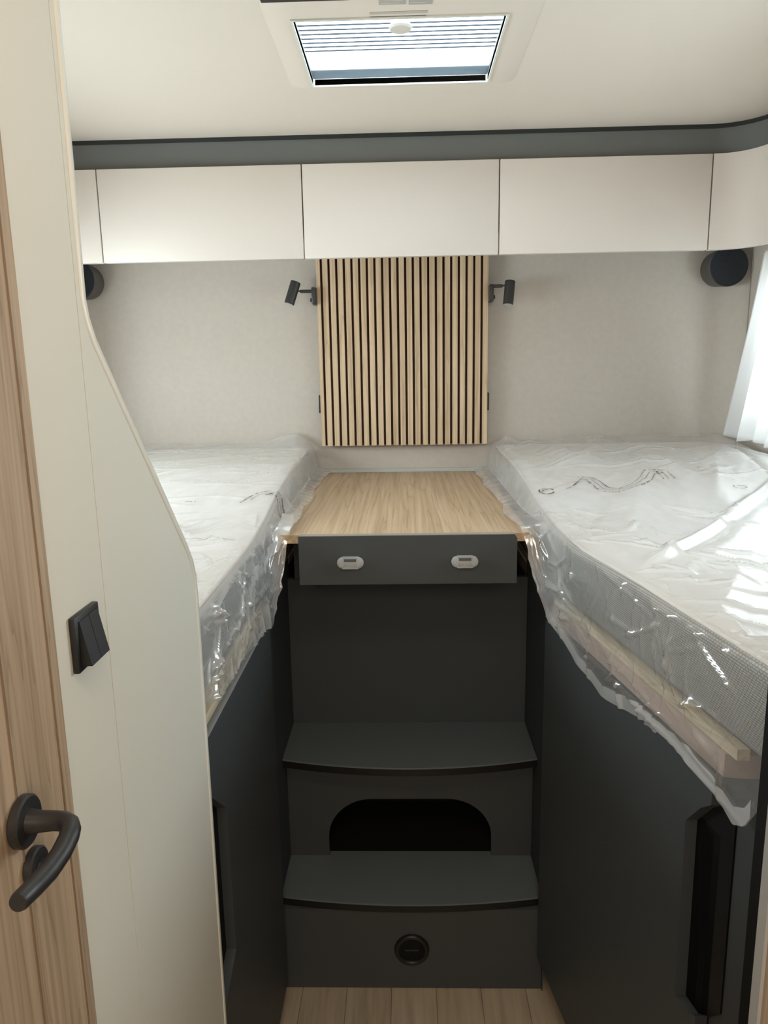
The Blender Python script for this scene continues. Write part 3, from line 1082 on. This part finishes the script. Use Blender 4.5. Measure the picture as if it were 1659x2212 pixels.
# ------------------------------------------------------------------ bed bases
t = thing('platform_bed', 'left bed platform, thin light wood edge visible under its mattress above the charcoal cabinet', 'bed', (-0.6, 1.5, 0.89), 'slatted beds')
bm = prism_bm([(-0.3028, 2.40), (-0.3028, 1.475), (-0.286, 1.465), (-0.286, 0.93), (-0.31, 0.93), (-0.31, 0.64), (-1.04, 0.64), (-1.04, 2.32), (-0.96, 2.40)], 'z', 0.905, 0.921)
rel(finish('base_board', bm, BOARDCREAM), t)
bm = prism_bm([(-0.310, 2.38), (-0.310, 1.475), (-0.300, 1.465), (-0.300, 0.93), (-0.33, 0.93), (-0.33, 0.64), (-0.36, 0.64), (-0.36, 2.38)], 'z', 0.9215, 0.930)
rel(finish('side_rail', bm, BOARDCREAM), t)
t = thing('platform_bed', 'right bed platform with cream rail and pinkish edge board under the knitted mattress', 'bed', (0.6, 1.5, 0.89), 'slatted beds')
rb = lambda y, o=0: 0.3145 + (1.47 - y) * 0.158 + o
bm = prism_bm([(0.309, 2.40), (0.309, 1.48), (0.303, 1.475), (rb(1.35, .0), 1.35), (rb(0.88), 0.88), (rb(.88)+.03, .875), (1.03, 0.875), (1.03, 2.32), (0.96, 2.40)], 'z', 0.873, 0.906)
rel(finish('edge_board', bm, BOARDPINK), t)
bm = prism_bm([(0.312, 2.38), (0.312, 1.48), (0.308, 1.475), (rb(1.35, .004), 1.35), (rb(0.862, .004), 0.862), (rb(.862, .020), .862), (rb(1.35, .024), 1.35), (0.33, 1.5), (.32, 2.38)], 'z', 0.9065, 0.922)
rel(finish('side_rail', bm, BOARDCREAM), t)
box('slats', 0.45, 1.0, 0.83, 2.3, 0.9065, 0.918, BOARDCREAM, t)

# ------------------------------------------------------------------ mattresses
ER = [(0.745, 0.402), (0.84, 0.388), (0.905, 0.379), (1.085, 0.352), (1.196, 0.331), (1.294, 0.311), (1.5, 0.294), (1.65, 0.286), (2.42, 0.290)]
EL = [(0.925, 0.318), (0.9251, 0.288), (1.35, 0.288), (1.5, 0.290), (2.42, 0.302)]
ZTOP = [(1.0, 1.072), (1.35, 1.078), (1.5, 1.090), (1.7, 1.120), (1.95, 1.143), (2.42, 1.152)]


def ZT(y):
    return sum(lerp_tab(ZTOP, y + k * .03) for k in (-2, -1, 0, 1, 2)) / 5


def mattress(s, tab, y0, label, z0, xbot):
    """lofted foam mattress, its head end slightly raised; the aisle side leans out to xbot(y)"""
    t = thing('mattress', label, 'mattress', (0.62 * s, 1.5, z0), 'mattresses')
    n = 72
    ys = [y0 + (2.405 - y0) * i / n for i in range(n + 1)]
    if s < 0:
        ys = sorted(ys + [0.9249, 0.9252])

    def xwall(y):
        return 1.035 - 0.085 * sstep(2.30, 2.42, y)
    prof = [(0.012, 0), (0.003, .03), (0, .09), (0, .5), (0, .80), (0.004, .90), (0.012, .965)]
    bs = bmesh.new()
    rows = []
    tops = []
    for y in ys:
        e = lerp_tab(tab, y)
        zt = ZT(y)
        row = []
        for d, f in prof:
            x = e + d + (max(xbot(y), e) - e) * (1 - f)
            row.append(bs.verts.new((s * x, y, z0 + (zt - z0) * f)))
        row.append(bs.verts.new((s * xwall(y), y, z0 + (zt - z0) * .965)))
        row.append(bs.verts.new((s * xwall(y), y, z0)))
        rows.append(row)
        tops.append((e + .012, zt, xwall(y), y, z0 + (zt - z0) * .965))
    m_ = len(rows[0])
    for a, b in zip(rows, rows[1:]):
        for k in range(m_):
            if k == m_ - 3:
                continue
            bs.faces.new((a[k], a[(k + 1) % m_], b[(k + 1) % m_], b[k]))
    bs.faces.new(rows[0]); bs.faces.new(rows[-1][::-1])
    rel(smooth_angle(finish('side_border', bs, KNIT), 50), t)
    bt = bmesh.new()
    rows = []
    for i, (xe, zt, xw, y, zs) in enumerate(tops):
        end = .012 if i in (0, len(tops) - 1) else 0
        xs = [xe, xe + .010, xe + .024] + [xe + .024 + (xw - .02 - xe - .024) * k / 10 for k in range(1, 11)] + [xw]
        zz = [zs, zt - .0015, zt] + [zt] * 10 + [zs]
        rows.append([bt.verts.new((s * x, y, z - end * .4)) for x, z in zip(xs, zz)])
    for a, b in zip(rows, rows[1:]):
        for k in range(len(a) - 1):
            bt.faces.new((a[k], a[k + 1], b[k + 1], b[k]))
    rel(smooth_angle(finish('top_cover', bt, TICKING), 60), t)
    path = [(s * (xe - .001), y, zs) for xe, zt, xw, y, zs in tops]
    rel(smooth_angle(finish('piping', tube_bm(path, .003, 8), TICKING), 80), t)


rbx = lambda y: (0.3145 + (1.47 - y) * 0.158 + 0.012) if y < 1.46 else 0.31
mattress(1, ER, 0.745, 'right mattress with grey knitted side, wrapped in plastic film', 0.9245, rbx)
mattress(-1, EL, 0.65, 'left mattress with grey side, wrapped in plastic film', 0.9305, lambda y: 0.300 if y < 1.46 else 0.3025)

# ------------------------------------------------------------------ plastic covers
def ridg(v):
    return 1.0 - abs(noise.noise(v)) * 2.0

HEM_R = [(0.748, 0.955), (0.765, 0.90), (0.786, 0.866), (0.81, 0.852), (0.86, 0.866), (0.92, 0.872), (0.98, 0.862), (1.05, 0.868), (1.12, 0.850), (1.20, 0.838), (1.28, 0.850), (1.36, 0.872),
         (1.42, 0.892), (1.47, 0.905), (1.49, 0.945)]
HEM_L = [(0.915, 0.965), (0.96, 0.940), (1.0, 0.928), (1.1, 0.921), (1.2, 0.920), (1.28, 0.912), (1.35, 0.903), (1.42, 0.884), (1.47, 0.886), (1.50, 0.93)]
OUT_R = [(0.748, 0.402), (0.85, 0.396), (0.95, 0.383), (1.1, 0.360), (1.25, 0.334), (1.36, 0.314), (1.43, 0.296), (1.48, 0.282)]


class Film:
    def __init__(self, s):
        self.s = s
        self.tab = ER if s > 0 else EL
        self.r = 0.014
        self.y0, self.y1 = (0.748, 2.408) if s > 0 else (0.915, 2.408)
        self.xw = 1.0
        rnd = random.Random(11 if s > 0 else 23)
        cr = []
        # short sharp creases on the near part of the cover
        for k in range(150):
            y = rnd.uniform(0.78, 1.5) if s > 0 else rnd.uniform(0.93, 1.45)
            d = rnd.uniform(-0.45, 0.20)
            if rnd.random() < .45:
                d = rnd.uniform(-0.03, 0.19)
            a = rnd.choice((rnd.gauss(1.2, .5), rnd.gauss(0.1, .5)))
            L = rnd.uniform(0.03, 0.13)
            cr.append((d, y, d + L * math.sin(a), y + L * math.cos(a), rnd.uniform(.003, .008), rnd.uniform(.0035, .008)))
        # a few soft ones further away
        for k in range(16):
            y = rnd.uniform(1.5, 2.3)
            d = rnd.uniform(-0.5, 0.05)
            a = rnd.gauss(1.1 if s > 0 else 1.5, .35)
            L = rnd.uniform(0.10, 0.3)
            cr.append((d, y, d - L * math.sin(a), y + L * math.cos(a), rnd.uniform(.002, .004), rnd.uniform(.008, .014)))
        if s > 0:
            # long taut pulls radiating over the near edge
            for c in ((0.00, 1.33, 0.05, 1.00), (0.05, 1.00, -0.10, 0.80), (0.05, 1.00, 0.12, 1.13), (0.05, 1.0, 0.15, 0.95),
                      (0.17, 0.86, 0.06, 0.76), (0.16, 1.25, 0.20, 0.86), (-.02, 1.30, -0.32, 1.05), (0.19, 1.38, 0.22, 0.80)):
                cr.append((*c, .0065, .0045))
        else:
            for c in ((0.0, 1.28, 0.04, 0.98), (0.02, 1.25, 0.14, 1.12), (-.02, 1.22, -.20, 1.15), (0.05, 1.05, 0.15, 0.97)):
                cr.append((*c, .006, .0045))
        self.cr = cr

    def crease(self, d, y):
        h = 0.0
        for ax, ay, bx, by, hh, w in self.cr:
            m = 3 * w
            if d < min(ax, bx) - m or d > max(ax, bx) + m or y < min(ay, by) - m or y > max(ay, by) + m:
                continue
            dx, dy = bx - ax, by - ay
            L2 = dx * dx + dy * dy
            t_ = ((d - ax) * dx + (y - ay) * dy) / L2
            if t_ < -0.1 or t_ > 1.1:
                continue
            k = abs((d - ax) * dy - (y - ay) * dx) / math.sqrt(L2)
            # tent-shaped ridge, fading at both ends
            h += hh * max(0.0, 1 - k / w) * math.sin(math.pi * min(1, max(0, (t_ + .1) / 1.2)))
        return h

    def edge(self, y):
        return lerp_tab(self.tab, y) - 0.004

    def side_len(self, y):
        """profile of the hanging part below the rounded shoulder: list of (x, z)"""
        xe = self.edge(y)
        zt = ZT(y) + .005 - self.r
        w = sstep(1.44, 1.50, y)
        # over the counter: down the mattress side, then flaring inwards on the counter
        fl = 0.040 + 0.018 * noise.noise(Vector((y * 6, 3.3 * self.s, 0))) + 0.002 * noise.noise(Vector((y * 25, 1, 0)))
        if self.s < 0:
            fl *= 0.9
        c1 = (xe - 0.012, 1.078)
        c2 = (xe - 0.012 - fl, 1.0665 + 0.004 * abs(noise.noise(Vector((y * 23, 8, self.s)))))
        # past the counter: hangs to the hem
        if self.s > 0:
            xo = lerp_tab(OUT_R, y)
            zh = lerp_tab(HEM_R, y)
        else:
            xo = 0.279 + 0.003 * noise.noise(Vector((y * 6, 5, 0)))
            zh = lerp_tab(HEM_L, y)
        zh += 0.003 * noise.noise(Vector((y * 14, 2, self.s)))
        d1 = (xe * .35 + xo * .65, zt + (zh - zt) * .62)
        d2 = (xo, zh)
        p1 = (c1[0] * w + d1[0] * (1 - w), c1[1] * w + d1[1] * (1 - w))
        p2 = (c2[0] * w + d2[0] * (1 - w), c2[1] * w + d2[1] * (1 - w))
        p0 = (xe, zt)
        l1 = math.dist(p0, p1)
        l2 = math.dist(p1, p2)
        return p0, p1, p2, l1, l2

    def top_fold(self, x, y):
        s = self.s
        if s > 0:
            # ridges run from the aisle edge to the far right corner
            q = (x * 1.0 - y * 0.42)
            l = (x * .42 + y * 1.0)
            big = ridg(Vector((q * 5.5 + .35 * math.sin(l * 3), l * 0.9, 4.2)))
            h = 0.026 * max(0, big - 0.30) * (0.4 + 0.6 * sstep(1.15, 1.5, y))
            h += 0.0022 * max(0, ridg(Vector((q * 15, l * 2.0, 1.1))) - 0.35)
            # long glossy overlap fold
            ax, ay, bx, by = 0.36, 1.12, 0.80, 1.62
            dx, dy = bx - ax, by - ay
            L = math.hypot(dx, dy)
            tt = ((x - ax) * dx + (y - ay) * dy) / L
            dd = ((x - ax) * -dy + (y - ay) * dx) / L
            wgt = sstep(0.0, 0.15, tt) * (1 - sstep(0.9, 1.2, tt))
            h += 0.014 * wgt * math.exp(-(dd / 0.012) ** 2) + 0.007 * wgt * math.exp(-((dd + 0.05) / 0.03) ** 2)
            # near zone crinkles
            near = 1 - sstep(1.0, 1.35, y)
        else:
            q = (y * 1.0 + x * 0.25)
            h = 0.004 * max(0, ridg(Vector((x * 2.2, q * 7, 2.2))) - 0.4)
            near = 1 - sstep(1.25, 1.6, y)
            h += near * 0.008 * max(0, ridg(Vector((x * 8 + y * 3, y * 6 - x * 2, 5))) - 0.4)
        h += 0.0004 * noise.noise(Vector((x * 30, y * 30, s)))
        # bunched film against the back wall
        bk = sstep(2.30, 2.40, y)
        b = 0.010 if s > 0 else 0.014
        h += bk * b * (0.6 + 0.5 * noise.noise(Vector((x * 9, 0, 3)))) * (0.5 if s > 0 and x > .6 else 1)
        if s < 0:
            h += 0.030 * math.exp(-((x - 0.34) / .10) ** 2) * sstep(2.25, 2.40, y)
        h += self.crease(-(x - self.edge(y) - self.r), y)
        return max(h, -0.0005)

    def side_fold(self, l, y, L):
        s = self.s
        h = 0.004 * (0.5 + noise.noise(Vector((y * 5 + l * 3, l * 4, 6 * s))))
        h += 0.004 * max(0, ridg(Vector((y * 7 - l * 5, l * 2.5, 2))) - 0.5)
        h *= 0.3 + 0.7 * min(1, l / 0.05)
        if y < 1.45:
            h += 0.003 * sstep(0.5, 1.0, l / max(L, .01)) * (0.5 + noise.noise(Vector((y * 14, l * 4, 11))))
        return h

    def P(self, d, y, lift=0.0):
        """d: signed distance across the shoulder. negative = on top, 0..arc = round, positive = down"""
        s = self.s
        xe = self.edge(y)
        r = self.r
        arc = r * math.pi / 2
        zt = ZT(y) + .005
        if d <= 0:
            x = xe + r - d
            h = self.top_fold(x, y) * sstep(-0.004, 0.05, -d + 0.012) + lift
            return Vector((s * x, y, zt + h))
        if d < arc:
            a = d / r
            h = lift + 0.002
            x = xe + r - (r + h) * math.sin(a)
            z = zt - r + (r + h) * math.cos(a)
            hh = self.top_fold(xe + r, y) * sstep(-0.004, 0.05, 0.012) * (1 - a / 1.5708)
            return Vector((s * x, y, z - .002 * (1 - a / 1.5708) + hh))
        p0, p1, p2, l1, l2 = self.side_len(y)
        l = d - arc
        if l <= l1:
            t_ = l / l1
            x, z = p0[0] + (p1[0] - p0[0]) * t_, p0[1] + (p1[1] - p0[1]) * t_
            nx, nz = (p1[1] - p0[1]) / l1, -(p1[0] - p0[0]) / l1
        else:
            t_ = min(1.05, (l - l1) / max(l2, 1e-4))
            x, z = p1[0] + (p2[0] - p1[0]) * t_, p1[1] + (p2[1] - p1[1]) * t_
            nx, nz = (p2[1] - p1[1]) / max(l2, 1e-4), -(p2[0] - p1[0]) / max(l2, 1e-4)
        h = self.side_fold(l, y, l1 + l2) + 0.002 + lift + self.crease(d, y)
        if nz < 0:
            nx, nz = (nx, nz) if nx < 0 else (-nx, -nz)
        if nx > 0:
            nx, nz = -nx, -nz
        if abs(nz) > .7:
            nx, nz = 0.0, 1.0
        return Vector((s * (x + nx * h), y, max(z + nz * h, 1.0652) if y > 1.50 else z + nz * h))

    def build(self, name, m, label):
        bm = bmesh.new()
        NY = 430
        NT, NA, NS = 150, 6, 60
        rows = []
        arc = self.r * math.pi / 2
        for j in range(NY + 1):
            y = self.y0 + (self.y1 - self.y0) * (j / NY) ** 1.2
            p0, p1, p2, l1, l2 = self.side_len(y)
            wid = self.xw - self.edge(y) - self.r
            row = []
            for i in range(NT):
                u = 1 - i / NT
                row.append(bm.verts.new(self.P(-wid * u ** 1.35, y)))
            for i in range(NA):
                row.append(bm.verts.new(self.P(arc * (i + .02) / NA, y)))
            for i in range(NS + 1):
                row.append(bm.verts.new(self.P(arc + 1e-5 + (l1 + l2) * i / NS, y)))
            rows.append(row)
        for a, b in zip(rows, rows[1:]):
            for i in range(len(a) - 1):
                bm.faces.new((a[i], a[i + 1], b[i + 1], b[i]))
        o = finish(name, bm, m, smooth=True)
        return tag(o, label, 'plastic cover', 'plastic covers over the mattresses')


fr_ = Film(1)
cov_r = fr_.build('plastic_cover', FILM_R, 'crinkled clear plastic film over the right mattress, hanging down past its edge')
fl_ = Film(-1)
cov_l = fl_.build('plastic_cover', FILM_L, 'crinkled clear plastic film over the left mattress, beside the white partition')


def quad_on(bm, film, path, w, lift=0.0012):
    """ribbon along path [(d,y)...] with width w"""
    prev = None
    for i, (d, y) in enumerate(path):
        a = path[max(0, i - 1)]; b = path[min(len(path) - 1, i + 1)]
        tx, ty = b[0] - a[0], b[1] - a[1]
        l = math.hypot(tx, ty) or 1
        nx, ny = -ty / l * w / 2, tx / l * w / 2
        v = [bm.verts.new(film.P(d + nx, y + ny, lift)), bm.verts.new(film.P(d - nx, y - ny, lift))]
        if prev:
            bm.faces.new((prev[0], prev[1], v[1], v[0]))
        prev = v


def print_lines(film, path, offsets, cover, seed, dens=1.0, name='printed_text'):
    """wavy lines of tiny unreadable safety print along a path in (x,y) plan coordinates or (d,y)"""
    rnd = random.Random(seed)
    # resample
    fine = []
    for (a, b) in zip(path, path[1:]):
        for k in range(30):
            t_ = k / 30
            fine.append((a[0] + (b[0] - a[0]) * t_, a[1] + (b[1] - a[1]) * t_))
    fine.append(path[-1])
    # smooth
    for _ in range(12):
        fine = [fine[0]] + [((fine[i - 1][0] + fine[i][0] * 2 + fine[i + 1][0]) / 4, (fine[i - 1][1] + fine[i][1] * 2 + fine[i + 1][1]) / 4) for i in range(1, len(fine) - 1)] + [fine[-1]]
    def at(u, off):
        f = u * (len(fine) - 1)
        i = min(int(f), len(fine) - 2)
        t_ = f - i
        p = (fine[i][0] + (fine[i + 1][0] - fine[i][0]) * t_, fine[i][1] + (fine[i + 1][1] - fine[i][1]) * t_)
        d = (fine[i + 1][0] - fine[i][0], fine[i + 1][1] - fine[i][1])
        l = math.hypot(*d) or 1
        return (p[0] - d[1] / l * off, p[1] + d[0] / l * off)
    total = sum(math.dist(a, b) for a, b in zip(fine, fine[1:]))
    bm = bmesh.new()
    for off, u0, u1, solid in offsets:
        u = u0
        while u < u1:
            if solid:
                du = 0.02
                quad_on(bm, film, [at(min(u + du * k / 4, 1), off) for k in range(5)], 0.0012)
                u += du
            else:
                wch = rnd.uniform(0.0022, 0.0052) / total
                if rnd.random() < 0.86 * dens:
                    quad_on(bm, film, [at(u, off), at(min(1, u + wch), off)], rnd.uniform(0.0018, 0.0040))
                    if rnd.random() < .35:
                        quad_on(bm, film, [at(u, off + .003), at(min(1, u + wch * .8), off + .003)], 0.0012)
                u += wch + rnd.uniform(0.001, 0.0024) / total
    o = finish(name, bm, INK)
    o.parent = cover
    return o


def to_d(film, x, y):
    return (-(x - film.edge(y) - film.r), y)


pr = [(0.343, 1.545), (0.366, 1.575), (0.395, 1.632), (0.412, 1.622), (0.420, 1.545), (0.446, 1.515), (0.486, 1.53), (0.515, 1.57), (0.540, 1.625), (0.572, 1.645), (0.570, 1.57)]
pr = [to_d(fr_, x * 1.08, y * 1.08) for x, y in pr]
print_lines(fr_, pr, [(0.0, .10, .98, True), (0.013, .22, .98, False), (-0.013, .20, .98, False), (0.0, .0, .2, False)], cov_r, 3)
# small pictogram on the right cover, a torn-looking ring of strokes
bm = bmesh.new()
cx, cy = 0.322, 1.655
for a0, a1, r in ((20, 120, .017), (150, 250, .017), (270, 350, .015), (60, 200, .009)):
    quad_on(bm, fr_, [to_d(fr_, cx + r * math.cos(math.radians(a0 + (a1 - a0) * k / 8)), cy + r * 1.2 * math.sin(math.radians(a0 + (a1 - a0) * k / 8))) for k in range(9)], 0.003)
for a in (20, 140, 260):
    q = math.radians(a)
    p = (cx + .018 * math.cos(q), cy + .02 * math.sin(q))
    quad_on(bm, fr_, [to_d(fr_, *p), to_d(fr_, p[0] + .008 * math.cos(q + 2), p[1] + .008 * math.sin(q + 2))], 0.003)
o = finish('printed_pictogram', bm, INK); o.parent = cov_r
bm = bmesh.new()
cx, cy = 0.745, 1.635
for a0, a1, r in ((0, 100, .014), (130, 230, .014), (250, 350, .014)):
    quad_on(bm, fr_, [to_d(fr_, cx + r * math.cos(math.radians(a0 + (a1 - a0) * k / 8)), cy + r * .8 * math.sin(math.radians(a0 + (a1 - a0) * k / 8))) for k in range(9)], 0.0022)
o = finish('printed_pictogram', bm, INK); o.parent = cov_r
# left cover: print runs over the edge and down the side
pl = [(-0.055, 1.60), (-0.030, 1.66), (-0.006, 1.68), (0.016, 1.66), (0.036, 1.61), (0.052, 1.575)]
print_lines(fl_, pl, [(0.0, .08, 1.0, True), (0.011, .0, 1.0, False), (-0.011, .25, 1.0, False), (0.016, .55, 1.0, False)], cov_l, 5)
pl = [(-0.195, 1.615), (-0.165, 1.612)]
print_lines(fl_, pl, [(0.0, 0, 1, False)], cov_l, 8)


def patch(film, d0, d1, y0, y1, cover, name, m, skew=0.0, lift=.003):
    bm = bmesh.new()
    n = 14
    g = []
    for i in range(n + 1):
        row = []
        for j in range(n + 1):
            u, v = i / n, j / n
            y = y0 + (y1 - y0) * u
            d = d0 + (d1 - d0) * v + skew * u + 0.004 * noise.noise(Vector((u * 5, v * 3, 2)))
            row.append(bm.verts.new(film.P(d, y, lift)))
        g.append(row)
    for a, b in zip(g, g[1:]):
        for j in range(n):
            bm.faces.new((a[j], a[j + 1], b[j + 1], b[j]))
    o = finish(name, bm, m, smooth=True)
    o.parent = cover
    return o
patch(fl_, 0.046, 0.074, 1.42, 1.60, cov_l, 'tape_strip', TAPE, 0.0, .006)
patch(fl_, 0.040, 0.066, 1.24, 1.38, cov_l, 'tape_strip', TAPE, 0.0, .008)


def hem_band(film, cover, y0, y1, width, m):
    """doubled sealed strip along the hanging hem"""
    bm = bmesh.new()
    n, k = 160, 6
    arc = film.r * math.pi / 2
    g = []
    for i in range(n + 1):
        y = y0 + (y1 - y0) * i / n
        p0, p1, p2, l1, l2 = film.side_len(y)
        end = arc + l1 + l2 - 1e-4
        g.append([bm.verts.new(film.P(end - width * j / k, y, .0022)) for j in range(k + 1)])
    for a, b in zip(g, g[1:]):
        for j in range(k):
            bm.faces.new((a[j], a[j + 1], b[j + 1], b[j]))
    o = finish('hem_fold', bm, m, smooth=True)
    o.parent = cover
hem_band(fr_, cov_r, 0.775, 1.44, 0.024, TAPE)

# ------------------------------------------------------------------ left partition panel
t = thing('partition_panel', 'tall cream partition panel with slanted upper edge beside the left bed', 'panel', (-0.28, 0.75, FZ))
edge_pts = [(0.648, CZ - .002), (0.646, 1.462), (0.650, 1.447), (0.660, 1.430), (0.757, 1.325), (0.884, 1.188), (0.900, 1.166), (0.909, 1.145), (0.9125, 1.120), (0.911, 0.9), (0.909, 0.45), (0.909, FZ + .001)]
pan = [(0.6275, FZ + .001), (0.6275, CZ - .002)] + [(y - .003, z) for y, z in edge_pts]
prism('board', pan, 'x', -0.2865, PX, PANELWHITE, t)
# rounded edge band
bm = bmesh.new()
rows = []
for i, (y, z) in enumerate(edge_pts):
    a = Vector(edge_pts[max(0, i - 1)]); b = Vector(edge_pts[min(len(edge_pts) - 1, i + 1)])
    d = (b - a).normalized()
    nrm = Vector((-d.y, d.x))
    if nrm.x < 0:
        nrm = -nrm
    row = []
    for k in range(9):
        a_ = math.pi * k / 8
        xx = (PX + 0.0012) - (1 - math.cos(a_)) * 0.0095
        o_ = 0.0025 * math.sin(a_)
        row.append(bm.verts.new((xx, y - .003 + nrm.x * (o_ + .0002) , z + nrm.y * o_)))
    row2 = [bm.verts.new((PX + 0.0001, y - .003 - nrm.x * .0085, z - nrm.y * .0085)), bm.verts.new((PX + 0.0012, y - .003 - nrm.x * .0078, z - nrm.y * .0078))]
    rows.append(row2 + row)
for a, b in zip(rows, rows[1:]):
    for k in range(len(a) - 1):
        bm.faces.new((a[k], a[k + 1], b[k + 1], b[k]))
rel(smooth_angle(finish('edge_profile', bm, EDGEWHITE), 60), t)

# ------------------------------------------------------------------ light switch
t = thing('light_switch', 'black double rocker light switch on the white post beside the door', 'light switch', (PX, 0.576, 1.18))
ya, yb, za, zb = 0.5530, 0.6000, 1.1610, 1.2080
box('switch_frame', PX + .0002, PX + .0058, ya, yb, za, zb, BLACK, t, bev=.0012)
for k, (p, q) in enumerate(((0.5590, 0.5768), (0.5776, 0.5950))):
    bm = bmesh.new()
    x0 = PX + .0055
    pts = [(za + .0045, x0 + .0075), (zb - .0045, x0 + .0012)]
    v = []
    for y in (p, q):
        v.append([bm.verts.new((x0, y, za + .0045)), bm.verts.new((x0 + .0085, y, za + .0045)), bm.verts.new((x0 + .0012, y, zb - .0045)), bm.verts.new((x0, y, zb - .0045))])
    bm.faces.new(v[0]); bm.faces.new(v[1][::-1])
    for i in range(4):
        j = (i + 1) % 4
        bm.faces.new((v[0][i], v[0][j], v[1][j], v[1][i]))
    rel(finish('rocker', bm, BLACK), t)
